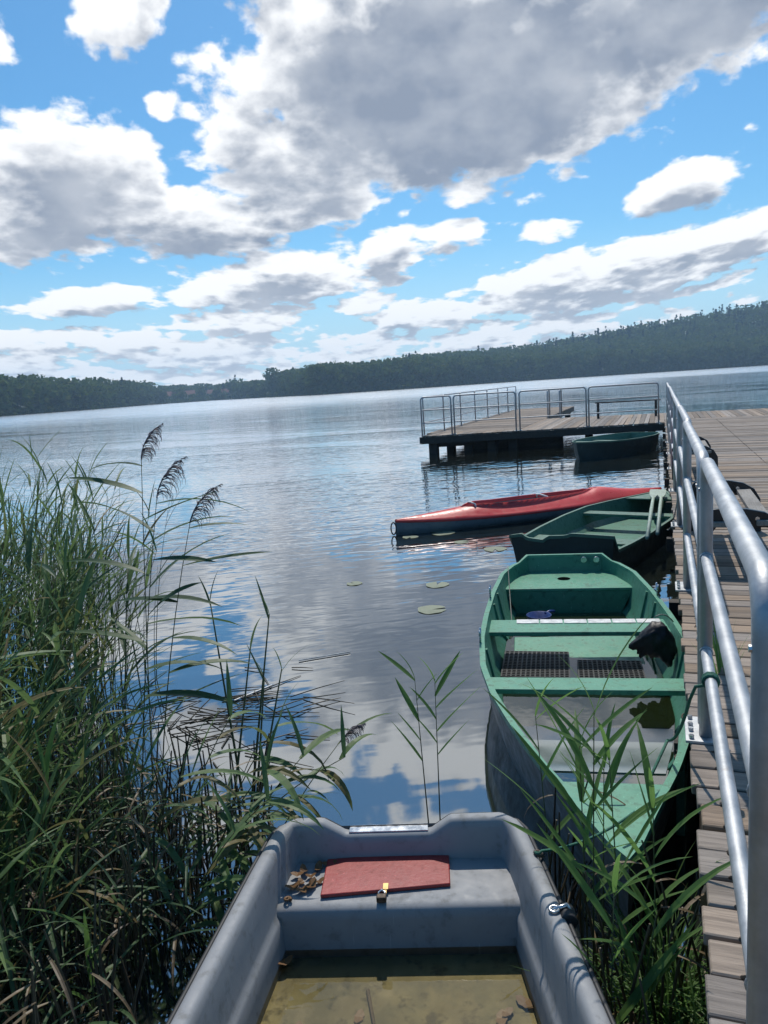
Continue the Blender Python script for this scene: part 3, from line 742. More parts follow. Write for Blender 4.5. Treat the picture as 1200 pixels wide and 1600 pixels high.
def fit_rowboat():
    # round drain hole in the stern seat, glare painted as a white strip on the bench back, floorboards, bulkhead rings
    mb = MB(); mb.disc((0.02, .30, .292), .056, 24); mb.build('seat_hole_shade', 'hole', T1)  # flat black disc, the shade inside the hole put into its colour
    mb = MB()
    for i in range(6):
        x0 = -.57+i*.165; mb.box((x0+.08, 1.672, .338), (.155, .085, .004))
    mb.build('glare_strip', 'white', T1)
    for x in (-.17, -.28):
        mb = MB(); mb.tube([(x, .052, .40), (x, .060, .40)], .028, 18); mb.build('transom_stud', 'chrome', T1, bevel=.003)
    # raised green floorboard between the benches, half under water
    ys = [1.95, 2.2, 2.42]; V = []
    mb = MB(); mb.box((0, 1.72, .094), (.88, .74, .016), Matrix.Rotation(R(-2.6), 3, 'X') @ Matrix.Rotation(R(.7), 3, 'Y')); mb.build('floorboard', 'green', T1, bevel=.004)
    mb = MB(); mb.box((-.02, 2.40, .058), (.84, .56, .014)); mb.build('floorboard', 'algae', T1, bevel=.004)
    Y = np.linspace(2.88, 3.38, 6); rg = [[(-(HW1(y, .10)-.02), y, .106), (HW1(y, .10)-.02, y, .106), (HW1(y, .10)-.02, y, .09), (-(HW1(y, .10)-.02), y, .09)] for y in Y]
    mb = MB(); mb.strip(rg, ring_closed=True, cap_first=True, cap_last=True); mb.build('wet_sheen_panel', 'sheenpanel', T1)
    mb = MB(); mb.box((-.36, 3.55, .20), (.035, .55, .30), Matrix.Rotation(R(-12), 3, 'Z')); mb.build('rib_plank', 'green_in', T1, bevel=.004)
    # ribs on the inside of the planking
    for y in (1.05, 1.35, 2.35, 3.3):
        for s in (-1, 1):
            p = [(s*(HW1(y, z)-.004), y, z) for z in (.06, .16, .27, .375)]
            mb = MB(); 
            for a, b in zip(p[:-1], p[1:]): mb.bar(a, b, .03, .018, up=(s, 0, 0))
            mb.build('rib', 'green_in', T1)
    # rowlocks
    for (y, s) in ((2.3, 1), (1.25, 1), (1.25, -1)):
        x = s*(B1.w(y)+.005); e = MB(); e.tube([(x, y, .39), (x, y, .43)]+[(x, y-.03, .455), (x, y-.035, .49)], .007, 8); e.tube([(x, y, .43), (x, y+.03, .455), (x, y+.035, .49)], .007, 8)
        e.build('rowlock', 'chrome', T1, smooth=True)
fit_rowboat()
pool_in(B1, M1, .65, 1.33, .085, .13, 'rainwater', 'pool2', 'dark rainwater under the far cross bench of the large green rowboat', 'water')
pool_in(B1, M1, 1.36, 4.2, .10, .12, 'rainwater', 'pool2', 'bright reflecting rainwater in the front half of the large green rowboat', 'water')

def grid_mat(cs, z, lab):
    """perforated rubber mat: crossed bars, top-level because it lies loose in the boat"""
    t = empty('grid_mat', (*M1.to_translation()[:2], 0)); t.rotation_euler = T1.rotation_euler
    (x0, y0), (x1, y1) = cs; mb = MB(); nx = int(abs(x1-x0)/.030); ny = int(abs(y1-y0)/.030)
    for i in range(nx+1): mb.box((x0+(x1-x0)*i/nx, (y0+y1)/2, z), (.010, abs(y1-y0), .018))
    for j in range(ny+1): mb.box(((x0+x1)/2, y0+(y1-y0)*j/ny, z+.001), (abs(x1-x0), .010, .018))
    o = mb.build('grid_mat', 'mat'); o.matrix_world = M1 @ Matrix.Rotation(R(1.5 if x0 > 0 else -2), 4, 'Z')
    bpy.data.objects.remove(t)
    tag(o, lab, 'mat', 'black grid mats in the rowboat')
grid_mat(((.00, 1.70), (.44, 2.18)), .112, 'black rubber grid mat on the left half of the rowboat floor, partly under water')
grid_mat(((-.47, 1.86), (-.06, 2.18)), .112, 'smaller black rubber grid mat on the right half of the rowboat floor')

def cloth_bag():
    """crumpled black plastic bag hung over the gunwale"""
    bm = bmesh.new(); bmesh.ops.create_icosphere(bm, subdivisions=4, radius=1.0)
    r = np.random.default_rng(3); ks = r.normal(size=(14, 3))*3.2; ph = r.uniform(0, 6.28, 14)
    for v in bm.verts:
        p = np.array(v.co); n = sum(abs(math.sin(float(k @ p)+f)) for k, f in zip(ks, ph))/14-.6
        s = 1+n*1.1; x, y, z = p*s
        z = z*(.085 if z > 0 else .17); drape = max(0, abs(x)-.35)*.12
        v.co = (x*.125, y*.065, z*.85-drape+.0)
    me = bpy.data.meshes.new('plastic_bag'); bm.to_mesh(me); bm.free(); me.materials.append(M['cloth'])
    me.polygons.foreach_set('use_smooth', [True]*len(me.polygons))
    o = bpy.data.objects.new('plastic_bag', me); COL.objects.link(o); o.location = (-.03, 4.95, .40); o.rotation_euler = (0, R(12), R(8))
    tag(o, 'crumpled black plastic bag draped over the right end of the far cross bench', 'bag')
cloth_bag()
def blue_tub():
    t = empty('blue_scoop', M1 @ Vector((.25, .95, .07)), 1.1, label='blue plastic bailing scoop lying in shadow below the rowboat stern seat', cat='scoop')
    mb = MB(); pr = [(.075, 0), (.085, .01), (.10, .09), (.102, .095), (.094, .095), (.078, .014), (.0, .012)]
    mb.strip([[(r*math.cos(2*math.pi*k/20), r*math.sin(2*math.pi*k/20), z) for k in range(20)] for r, z in pr], ring_closed=True); mb.build('bowl', 'blue', t, smooth=True)
    mb = MB(); mb.tube([(.09, 0, .08), (.15, 0, .085), (.21, 0, .07)], .013, 8); mb.build('handle', 'blue', t, smooth=True)
blue_tub()

W2 = [(0, .55), (.4, .60), (1.0, .64), (1.8, .65), (2.5, .60), (3.0, .45), (3.5, .26), (3.9, .10), (4.1, .01)]
def tr2(x):
    x = -x if False else x
    return float(np.interp(x, [-.55, -.42, -.36, -.18, -.13, .06, .12, .55], [.10, .125, .085, .07, .115, .13, .155, .15]))
T2, B2, M2, HW2 = green_boat('green_rowboat', (-.97, 7.80), (.03, 11.75), W2, .33,
    'dark hulled green rowboat with a stepped transom behind the large green one, oars inside', paint_in='green2', paint_top='green2',
    thw=((.62, .86, .265), (2.3, 2.5, .27)), fore=(3.3, .32), transom=tr2, sheer=.0)
T2['group'] = T1['group'] = 'green rowboats at the jetty'
M['green_out'].name = 'hull_outer_green'
def oar(p0, p1, lab):
    a, b = Vector(p0), Vector(p1); d = b-a; t = empty('oar', a, math.atan2(-d.x, d.y), label=lab, cat='oar', group='oars in the second rowboat')
    t.rotation_euler = (math.atan2(d.z, math.hypot(d.x, d.y)), 0, math.atan2(-d.x, d.y)); L = d.length
    mb = MB(); mb.tube([(0, 0, 0), (0, L*.5, 0), (0, L*.8, 0)], [.021, .023, .019], 10); mb.build('shaft', 'white_wood', t, smooth=True)
    mb = MB(); mb.strip([[(-w, y, .006), (w, y, .006), (w, y, -.006), (-w, y, -.006)] for w, y in ((.02, L*.78), (.05, L*.85), (.06, L*.95), (.05, L))], ring_closed=True, cap_first=True, cap_last=True); mb.build('blade', 'white_wood', t)
M['white_wood'] = plain('pale_green_oar_paint', (.32,.40,.33), .6)
oar((-.14, 8.25, .34), (-.09, 11.3, .40), 'pale oar lying lengthwise in the second green rowboat, left one')
oar((-.04, 8.45, .345), (.01, 11.2, .41), 'pale oar lying lengthwise in the second green rowboat, right one')

W3 = [(0, .40), (.35, .60), (.9, .74), (1.6, .76), (2.3, .66), (2.8, .46), (3.2, .2), (3.36, .01)]
T3, B3, M3, HW3 = green_boat('green_rowboat', (-.42, 22.0), (-1.92, 19.0), W3, .42,
    'small dark green boat moored against the distant pier front', paint_in='green2', paint_top='green2', thw=((1.3, 1.5, .32),), fore=(2.4, .39), sheer=.04)
T3['group'] = 'green rowboats at the jetty'

# ---- kayak
def kayak():
    s = Vector((-3.5, 9.98)); b = Vector((.0, 12.75)); d = b-s; L = d.length
    t = empty('kayak', (s.x, s.y, 0), math.atan2(-d.x, d.y), label='red decked kayak with grey hull floating behind the green rowboats', cat='kayak')
    n = 46; ys = np.linspace(0, L, n)
    def hw(y): q = abs(2*y/L-1); return .36*(1-q**2.4)+.004
    def ze(y): q = abs(2*y/L-1); return .155+.05*q**3
    def zr(y):
        return ze(y)+np.interp(y, [0, .5, 1.0, 1.25, 1.6, 3.0, 3.3, 3.8, L], [.015, .075, .13, .16, .145, .155, .20, .10, .015])
    C0, C1 = 1.05, 3.15
    def coam(y):
        q = (y-(C0+C1)/2)/((C1-C0)/2); return 0 if abs(q) >= 1 else .20*math.sqrt(1-q*q)*(1.0-.15*q)
    hull = []; 
    for y in ys:
        w = hw(y); z = ze(y); bt = -.08*(1-abs(2*y/L-1)**4)
        hull.append([(-w, y, z), (-w*.97, y, z*.5), (-w*.78, y, 0), (-w*.4, y, bt*.8), (0, y, bt), (w*.4, y, bt*.8), (w*.78, y, 0), (w*.97, y, z*.5), (w, y, z)])
    mb = MB(); mb.strip(hull); mb.build('hull', 'kgrey', t, smooth=True)
    mb = MB(); mb2 = MB()
    for side in (-1, 1):
        rows = []
        for y in ys:
            w = hw(y); z = ze(y); c = min(coam(y), w*.8); h = zr(y)-z; ring = [(side*(w+.004), y, z-.022), (side*(w+.012), y, z-.01), (side*(w+.010), y, z+.006)]
            for k in range(1, 7):
                u = k/6; x = w+(c-w)*u; hh = h*math.sin(math.pi/2*min(1, (w-x)/max(w, .01)*1.15))
                ring.append((side*x, y, z+.006+hh*.95))
            if c > 0: ring += [(side*c, y, zr(y)+.018), (side*(c-.012), y, zr(y)+.016), (side*(c-.018), y, zr(y)-.03)]
            else: ring += [(side*c, y, z+.006+h*.95)]*3
            rows.append(ring)
        mb.strip(rows)
    mb.build('deck', 'red', t, smooth=True)
    rows = []
    for y in np.linspace(C0+.02, C1-.02, 24):
        c = coam(y); z = zr(y)-.02; rows.append([(-c, y, z), (-c*.9, y, .05), (0, y, .03), (c*.9, y, .05), (c, y, z)])
    mb = MB(); mb.strip(rows); mb.build('cockpit_lining', 'kgrey', t, smooth=True)
    for y, w in ((1.20, .13), (2.35, .17)):
        st = MB(); z = zr(y); st.tube([(-w, y, z-.06), (-w*.9, y-.02, z+.015), (0, y-.05, z+.035), (w*.9, y-.02, z+.015), (w, y, z-.06)], .013, 8); st.build('seat_back', 'white', t, smooth=True)
    mb = MB(); mb.tube(arc((0, -.03, .10), .085, 0, 2*math.pi, 16, (0,.45,0), (0,0,1))[:-1], .010, 6, closed=True); mb.build('grab_loop', 'rubber', t, smooth=True)
kayak()

# ------------------------------------------------------------------ ropes, chain, leaves
def sag(a, b, s, n=12):
    a, b = Vector(a), Vector(b); return [tuple(a.lerp(b, i/n)-Vector((0, 0, s*4*(i/n)*(1-i/n)))) for i in range(n+1)]
def rope(pts, r, mat, name, lab, cat='rope'):
    mb = MB(); mb.tube(pts, r, 7); o = mb.build(name, mat, smooth=True); tag(o, lab, cat)
RX = .165
def ropes():
    knot = []
    for i in range(30):
        a = i/30*math.pi*6; knot.append((RX+.0265*math.cos(a), 2.86+.0012*i, .925+.0265*math.sin(a)))
    p = knot+[(RX-.05, 2.9, .89)]+sag((RX-.06, 2.92, .87), (.02, 3.30, .48), .06)[1:]+sag((.02, 3.3, .48), (-.06, 3.05, .40), .0, 3)[1:]
    rope(p, .0065, 'rope', 'mooring_rope', 'green mooring rope knotted round the lowest railing pipe and tied to the rowboat')
    a = gl(-(GBB.w(.28)), .28, .44)
    rope([tuple(a+Vector((math.cos(k)*.014, math.sin(k)*.014, .004*k))) for k in range(6)]+sag(a+Vector((.01, 0, .02)), (-.10, 2.78, .43), .03), .005, 'rope', 'mooring_rope', 'thin green rope stretched from the grey dinghy to the bow of the green rowboat')
    rope(sag(M1 @ Vector((.50, .35, .43)), M1 @ Vector((.46, 1.15, .10)), .03), .004, 'greyrope', 'thin_line', 'thin line hanging inside the left planking of the large rowboat')
    rope(sag((0.07, 5.2, .41), (-.04, 5.0, .50), -.03, 8), .004, 'greyrope', 'thin_line', 'short pale line looped by the black plastic bag')
    rope(sag((RX, 7.85, .93), (.06, 8.6, .36), .12), .006, 'greyrope', 'mooring_rope', 'grey rope from the railing to the second green rowboat')
    t = empty('mooring_chain', (0, 0, 0), label='dark rusty chain running along the inner right planking of the large rowboat', cat='chain')
    path = sag(M1 @ Vector((-.42, 3.28, .36)), M1 @ Vector((-.24, 3.88, .30)), .05, 22)
    mb = MB()
    for i, p in enumerate(path[:-1]):
        d = (Vector(path[i+1])-Vector(p)).normalized(); up = Vector((0,0,1)) if i % 2 else d.cross(Vector((0,0,1))).normalized()
        mb.tube([tuple(Vector(p)+d*(.018*math.cos(k*math.pi/5))+up*(.010*math.sin(k*math.pi/5))) for k in range(10)], .0038, 5, closed=True)
    mb.v = [v for v in mb.v]; o = mb.build('links', 'chain', t, smooth=True)
ropes()
def leaf_flat(mb, c, r, rz, curl=.15):
    V = []; n = 12
    for k in range(n):
        a = 2*math.pi*k/n; q = r*(1-.45*abs(math.sin(a)))*(1+.1*math.sin(5*a)); V.append((q*math.cos(a), q*math.sin(a)*.9, curl*r*math.cos(a)**2))
    ca, sa = math.cos(rz), math.sin(rz)
    mb.add([(c[0]+x*ca-y*sa, c[1]+x*sa+y*ca, c[2]+z) for x, y, z in V]+[(c[0], c[1], c[2])], [(k, (k+1) % n, n) for k in range(n)])
def fallen():
    spots = [(.35, .20, .305), (.335, .245, .305), (.37, .165, .31), (.31, .225, .307), (.285, .20, .304), (.35, .14, .305), (.30, .12, .305), (.375, .23, .306), (.26, .10, .305), (.32, .17, .308)]
    for i, (x, y, z) in enumerate(spots):
        mb = MB(); leaf_flat(mb, (0, 0, 0), random.uniform(.02, .034), random.uniform(0, 6), random.uniform(.2, .6)); o = mb.build('fallen_leaf', 'brownleaf'); o.location = gl(x, y, z+.002+.002*(i % 3))
        tag(o, 'brown fallen leaf in the small pile left of the red hatch', 'leaf', 'fallen leaves piled in the corner of the dinghy seat')
    subs = [(.12, .60, .7), (.20, .72, .8), (.28, .78, .6), (.02, .66, .5), (-.22, .88, .7), (-.40, .56, .9), (-.32, .62, .8), (-.30, .75, .7), (-.34, .60, .6), (-.12, .74, .8), (-.36, .78, .7), (.30, .66, .8), (.26, .85, .7), (-.38, .70, .6), (.10, .93, .6)]
    for i, (x, y, s) in enumerate(subs):
        mb = MB(); leaf_flat(mb, (0, 0, 0), .042*s, random.uniform(0, 6), .1); o = mb.build('sunken_leaf', 'brownleaf'); o.location = gl(x, y, .121+.001*i)
        tag(o, 'dark leaf lying under the rainwater on the dinghy floor', 'leaf', 'sunken leaves on the dinghy floor')
    mb = MB(); leaf_flat(mb, (0, 0, 0), .03, 1.0, .3); o = mb.build('fallen_leaf', 'brownleaf'); o.location = gl(.385, .40, .152); tag(o, 'pale brown leaf afloat in the dark corner below the dinghy seat', 'leaf')
    mb = MB(); mb.tube([(0, 0, 0), (.01, .2, .002), (.03, .42, .0)], [.006, .005, .003], 6); o = mb.build('sunken_stick', 'dead'); o.matrix_world = GM @ Matrix.Translation((.10, .50, .127)) @ Matrix.Rotation(R(15), 4, 'Z'); tag(o, 'thin brown stick lying under the water on the dinghy floor', 'stick')
    t = empty('snail_shell', gl(.385, .295, .303), 0, label='small brown snail shell on the left edge of the dinghy seat', cat='shell')
    mb = MB(); mb.tube([tuple(Vector((math.cos(a)*.012*(1-a/14), math.sin(a)*.012*(1-a/14), .006+.0006*a))) for a in np.linspace(0, 11, 30)], [.006*(1-i/34) for i in range(30)], 7); mb.build('shell', 'brownleaf', t, smooth=True)
fallen()
def lilies():
    sp = [(-2.19, 7.43, .12, 'small lily pad floating above the larger one left of the rowboats'), (-2.0, 6.57, .135, 'largest pale lily pad floating left of the big green rowboat'), (-3.1, 7.39, .085, 'faint lily pad farthest left on the open dark water'),
          (-2.87, 10.15, .17, 'pale lily pad beside the grey hull of the kayak'), (-3.25, 9.85, .11, 'small lily pad near the left tip of the kayak'), (-2.45, 9.55, .10, 'lily pad just in front of the kayak waterline'),
          (-1.93, 9.15, .14, 'brownish lily pad between kayak and second rowboat')]
    for x, y, r, lab in sp:
        n = 26; V = [(0, 0, .004)]; a0 = random.uniform(0, 6)
        for k in range(n): a = a0+.25+(2*math.pi-.5)*k/(n-1); q = r*(1+.05*math.sin(3*a)+.03*math.sin(7*a)); V.append((q*math.cos(a), q*math.sin(a), .004+.0015*(1+math.sin(5*a))))
        mb = MB(); mb.add(V, [(0, k, k+1) for k in range(1, n)]); o = mb.build('lily_pad', 'lily', smooth=True); o.location = (x, y, 0)
        tag(o, lab, 'lily pad', 'lily pads on the lake')
    stalks = [((-2.65, 5.1), (-2.32, 5.35)), ((-2.75, 4.3), (-2.62, 4.6))]
    for (a, b), lab in zip(stalks, ['pale straw floating on dark water left of the rowboat', 'short pale straw floating near the reeds']):
        mb = MB(); mb.tube([(*a, .010), (*b, .010)], .006, 6); o = mb.build('floating_straw', 'white'); tag(o, lab, 'straw')
lilies()

# ------------------------------------------------------------------ reeds
def leaf_blade(mb, base, az, L, w, el0, droop, nseg=7, twist=0.):
    """long reed leaf: V-folded strip that arches over; el0 start elevation, droop total bend (radians)"""
    p = np.array(base, float); V = []
    side = np.array((-math.sin(az), math.cos(az), 0)); ds = L/nseg
    for i in range(nseg+1):
        u = i/nseg; el = el0-droop*u**1.3; d = np.array((math.cos(az)*math.cos(el), math.sin(az)*math.cos(el), math.sin(el)))
        if i: p = p+d*ds
        ww = w*(np.interp(u, [0, .08, .3, .6, .85, 1], [.45, .8, 1, .8, .4, .02])); up = np.cross(d, side); tw = twist*u
        s2 = side*math.cos(tw)+up*math.sin(tw); u2 = up*math.cos(tw)-side*math.sin(tw)
        V += [p-s2*ww/2+u2*ww*.13, p, p+s2*ww/2+u2*ww*.13]
    F = []
    for i in range(nseg):
        a = 3*i; F += [(a, a+1, a+4, a+3), (a+1, a+2, a+5, a+4)]
    mb.add(V, F)
def stem_pts(base, tip, bend=0., n=7):
    b, t = np.array(base, float), np.array(tip, float); hd = (t-b)*np.array((1, 1, 0))
    out = []
    for i in range(n+1):
        u = i/n; q = b+(t-b)*u; q = q-hd*bend*u*(1-u)*1.5; out.append(q)
    return out
def at_path(P, u):
    x = u*(len(P)-1); i = min(int(x), len(P)-2); return P[i]+(P[i+1]-P[i])*(x-i)
def reed_geo(ms, ml, base, tip, nl=8, ll=.42, lw=.022, r=.004, azs=None, u0=.3, bend=.3, el=(.5, 1.0), dr=(.5, 1.5), tipleaf=True):
    P = stem_pts(base, tip, bend); ms.tube([tuple(p) for p in P], [r*(1-.6*i/(len(P)-1)) for i in range(len(P))], 5)
    for k in range(nl):
        u = u0+(1-u0)*k/max(1, nl-1)*.97; p = at_path(P, u)
        az = (azs[k % len(azs)] if azs is not None else random.uniform(0, 6.283))
        l = ll*random.uniform(.65, 1.15)*(1-.25*abs(u-.6)); leaf_blade(ml, p, az, l, lw*random.uniform(.7, 1.15), random.uniform(*el), random.uniform(*dr), twist=random.uniform(-.9, .9))
    if tipleaf: leaf_blade(ml, P[-1], random.uniform(0, 6.28), ll*.6, lw*.6, 1.3, .5)
    return P
def plume_geo(mb, p, d, L, side_az, dens=64, wmax=.10):
    """drooping one-sided flower head"""
    p = np.array(p, float); d = Vector(d).normalized(); dirs = np.array((math.cos(side_az), math.sin(side_az), 0)); ax = [p]
    n = 12
    for i in range(1, n+1):
        u = i/n; q = np.array(d)*(1-u*.55)+dirs*u*.85; q /= np.linalg.norm(q); ax.append(ax[-1]+q*L/n)
    mb.tube([tuple(a) for a in ax], [.0035*(1-i/(n+2)) for i in range(n+1)], 5)
    for k in range(dens):
        u = (k+.5)/dens; b = at_path(ax, u); l = wmax*(math.sin(math.pi*min(1, u*1.05+.12)))**.7*random.uniform(.6, 1.1)+.015
        az = side_az+random.gauss(0, .55); q = b.copy(); pts = [q.copy()]; el = random.uniform(.3, 1.1)
        for j in range(5):
            e2 = el-j*.55; q = q+np.array((math.cos(az)*math.cos(e2), math.sin(az)*math.cos(e2), math.sin(e2)))*l/5*1.3; pts.append(q.copy())
        mb.tube([tuple(a) for a in pts], [.0011, .0019, .0019, .0016, .0012, .0006], 3, cap=False)
def reed(name, base, tip, lab, group, mats=('stem', 'leaf'), plume=None, **kw):
    ms, ml = MB(), MB(); bz = np.array((base[0], base[1], 0.))
    P = reed_geo(ms, ml, np.array(base, float)-bz, np.array(tip, float)-bz, **kw)
    t = empty(name, (base[0], base[1], 0), 0, lab, 'reed', group)
    ms.build('stem', mats[0], t, smooth=True); ml.build('leaves', mats[1], t)
    if plume:
        mp = MB(); d = P[-1]-P[-2]; plume_geo(mp, P[-1], d, plume[0], plume[1], wmax=plume[2]); mp.build('plume', 'plume', t)
    return t
GL = 'tall reeds standing out at the edge of the left reed bed'
def in_dinghy(x, y, m=.035):
    q = GM.inverted() @ Vector((x, y, 0)); return -.03 < q.y < 3.1 and abs(q.x) < GBB.w(q.y)+m
def left_reeds():
    RA = -R(20)+math.pi/2      # view direction angle; right of view = AZ 0-ish
    right = R(20)              # world angle (from +x) that reads as "to the right" in the photo
    # three flowering stems
    f = right
    reed('flowering_reed', (-2.42, 2.95, 0), (-2.215, 2.90, 1.80), 'tallest flowering reed with an upright drooping plume against the lake', GL, ('stem', 'leaf_d'), (.20, f, .06), nl=9, ll=.44, lw=.05, u0=.42, bend=.1,
         azs=[f, f+2.6, f+.3, f-.2, f+3.0, f+.15, f-.4, f+2.9, f+2.7], el=(.1, .7), dr=(.1, .7), tipleaf=False)
    reed('flowering_reed', (-2.38, 2.80, 0), (-2.17, 2.92, 1.62), 'flowering reed with a purple plume arching right just below the tallest one', GL, ('stem', 'leaf_d'), (.24, f, .09), nl=8, ll=.46, lw=.052, u0=.42, bend=.2,
         azs=[f, f+.2, f+3, f-.1, f+.4, f-.3, f+2.8, f+.1], el=(.1, .8), dr=(.1, .8), tipleaf=False)
    reed('flowering_reed', (-2.34, 2.90, 0), (-2.02, 2.94, 1.50), 'flowering reed whose plume leans farthest right over the water', GL, ('stem', 'leaf_d'), (.24, f-.1, .08), nl=6, ll=.46, lw=.046, u0=.4, bend=.3,
         azs=[f, f+.3, f-.3, f+2.9, f, f+.2], el=(.0, .5), dr=(.1, .6), tipleaf=False)
    reed('flowering_reed', (-1.62, 2.55, 0), (-1.36, 2.95, .50), 'low reed with a small purple plume bending over the dinghy transom', GL, ('stem', 'leaf'), (.13, f+.1, .05), nl=3, ll=.3, lw=.018, u0=.3, bend=.3, azs=[f, f-.8, f+.5], tipleaf=False)
    # stiff upright stalks right of the bed
    up = [((-1.95, 3.05), (-2.13, 3.20, 1.05)), ((-1.90, 3.0), (-1.83, 3.25, .98)), ((-1.86, 2.98), (-1.76, 3.2, .72)), ((-1.98, 2.96), (-1.98, 3.3, .80)), ((-1.92, 3.1), (-1.92, 3.3, .62))]
    wd = ['leftmost and longest', 'tallest vertical', 'short right-hand', 'middle crossing', 'shortest']
    for (b, tp), w_ in zip(up, wd):
        reed('reed_stalk', (*b, 0), tp, f'{w_} of the bare dark green stalks standing in water left of centre', 'bare reed stalks in open water', ('stem', 'leaf_d'), nl=2, ll=.28, lw=.012, r=.008, u0=.15, bend=.0, el=(.9, 1.3), dr=(.1, .5))
    # broad-leaf plants leaning over the grey dinghy
    k = 0
    for (bx, by), (tx, ty, tz) in [((-1.78, 2.45), (-1.45, 2.45, .62)), ((-1.75, 2.3), (-1.40, 2.35, .55)), ((-1.85, 2.65), (-1.55, 2.75, .66)), ((-1.72, 2.55), (-1.42, 2.7, .55)), ((-1.70, 2.15), (-1.46, 2.2, .50)), ((-1.95, 2.5), (-1.62, 2.5, .8)), ((-1.8, 2.75), (-1.30, 2.85, .48)), ((-2.0, 2.3), (-1.66, 2.2, .7))]:
        reed('leaning_reed', (bx, by, 0), (tx, ty, tz), f'{ords[k]} drooping broad-leaved reed of the clump leaning over the left rim of the grey dinghy', 'reeds leaning over the grey dinghy', ('stem', 'leaf'), nl=8, ll=.38, lw=.034, r=.0045, u0=.2, bend=.5,
             azs=[f+random.uniform(-1.3, 1.0) for _ in range(8)], el=(.0, .7), dr=(.8, 1.6)); k += 1
    # the front ranks: individual big reeds
    cnt = 0
    for i in range(46):
        bx = random.uniform(-4.8, -2.35); by = random.uniform(1.55, 3.5)
        if bx > -2.9 and by > 2.7: by -= .8
        if bx > -2.5 and by > 3.1: by -= .5
        h = random.uniform(1.0, 1.42)*np.interp(bx, [-4.6, -3.2, -2.3], [1.12, 1.0, .66])
        tx = bx+random.uniform(-.12, .38); ty = by+random.uniform(-.15, .25)
        fr = random.random() < .35
        t = reed('reed', (bx, by, -.02), (tx, ty, h), 'green leafy reed standing among others in the left reed bed', 'leafy reeds of the left bed', ('stem', 'leaf' if random.random() < .6 else 'leaf_d'), nl=random.randint(8, 12), ll=.50, lw=.028, u0=.22, bend=.3,
             azs=[f+random.gauss(0, 1.1) for _ in range(12)], el=(.3, 1.2), dr=(.1, 1.0))
    # the rest of the bed reads as one mass
    ms, ml, md = MB(), MB(), MB()
    for i in range(620):
        q = random.random()
        bx = -2.1-3.1*q**.75+random.uniform(-.1, .1); by = random.uniform(1.3, 2.75+(-2.1-bx)*.9)
        if by > 2.55 and bx > -3.0: continue
        h = random.uniform(.65, 1.48)*np.interp(bx, [-5.2, -3.4, -2.1], [1.12, 1.0, .5])
        tx = bx+random.uniform(-.2, .35); ty = by+random.uniform(-.2, .3)
        reed_geo(ms, ml, (bx, by, -.05), (tx, ty, h), nl=random.randint(5, 8), ll=random.choice((.34, .46, .5)), lw=random.choice((.010, .016, .024)), r=.0036, u0=.3, bend=.2, el=(.6, 1.35), dr=(.1, .9), azs=[R(20)+random.gauss(0, 1.2) for _ in range(8)])
    ms.build('reed_bed', 'stem', None); o = bpy.data.objects['reed_bed']; tag(o, 'dense thin stems of the reed bed filling the left edge', 'reeds', kind='stuff')
    o = ml.build('reed_bed_leaves', 'leaf'); tag(o, 'dense narrow leaves of the reed bed filling the left edge', 'reeds', kind='stuff')
    ml = MB()
    for i in range(520):
        bx = random.uniform(-3.3, -1.62); by = random.uniform(1.25, 2.6)
        if in_dinghy(bx, by, .10): continue
        z = random.uniform(0, .35); leaf_blade(ml, (bx, by, z), random.uniform(0, 6.28), random.uniform(.25, .5), random.uniform(.008, .02), random.uniform(.4, 1.4), random.uniform(.6, 2.0), 6)
    o = ml.build('reed_foot_leaves', 'leaf_d'); tag(o, 'low leaves tangled at the foot of the left reeds', 'reeds', kind='stuff')
    # thin far tips, sparse, rising on the left edge
    ms = MB()
    for i in range(150):
        bx = random.uniform(-5.8, -3.4); by = random.uniform(3.0, 4.6); h = random.uniform(.9, 1.62)
        P = stem_pts((bx, by, -.02), (bx+random.uniform(-.1, .35), by+random.uniform(-.1, .2), h), .4)
        ms.tube([tuple(p) for p in P], [.0035*(1-.8*j/(len(P)-1)) for j in range(len(P))], 4)
        for _ in range(3): leaf_blade(ms, at_path(P, random.uniform(.4, .95)), random.uniform(-.6, 1.6), .32, .010, random.uniform(.7, 1.3), random.uniform(.2, .9))
    o = ms.build('sedge', 'leaf_d'); tag(o, 'thin dark sedge rising behind the reed bed at the left edge', 'sedge', kind='stuff')
    # dead stalks at the foot, left and between dinghy and jetty
    for nm, n, fx, fy, hh, lab in (('dead_stalks', 620, (-3.3, -1.62), (1.15, 2.95), (.15, .6), 'brown dead stalks standing and lying at the foot of the left reeds'),
                                   ('dead_stalks', 300, (-.42, .16), (1.35, 3.0), (.12, .55), 'brown dead stalks in the gap between grey dinghy and jetty')):
        md = MB()
        for i in range(n):
            bx = random.uniform(*fx); by = random.uniform(*fy)
            if fx[0] > -1:
                if by > 2.45 and bx > -.35: continue
                if bx < -.36+(by-1.5)*-.25+.08: continue
            h = random.uniform(*hh)
            if in_dinghy(bx, by): continue
            if random.random() < .3: tz = random.uniform(.02, .12); tx, ty = bx+random.uniform(-.35, .35)*(1 if fx[0] < -1 else .3), by+random.uniform(-.3, .3)
            else: tz = h; tx, ty = bx+random.uniform(-.12, .12), by+random.uniform(-.12, .12)
            if in_dinghy(tx, ty) or in_dinghy((bx+tx)/2, (by+ty)/2): continue
            md.tube([(bx, by, -.1), ((bx+tx)/2+random.uniform(-.02, .02), (by+ty)/2, max(.02, tz*.55)), (tx, ty, max(.03, tz))], [.006, .005, .003], 5)
            if random.random() < .4 and not in_dinghy(tx, ty, .26): leaf_blade(md, (tx, ty, tz*.8+.02), random.uniform(0, 6.28), .25, .012, random.uniform(-.2, .6), random.uniform(.8, 1.8))
        o = md.build(nm, 'dead'); tag(o, lab, 'dead stalks', kind='stuff')
    # broken stalks floating in a tangle
    md = MB()
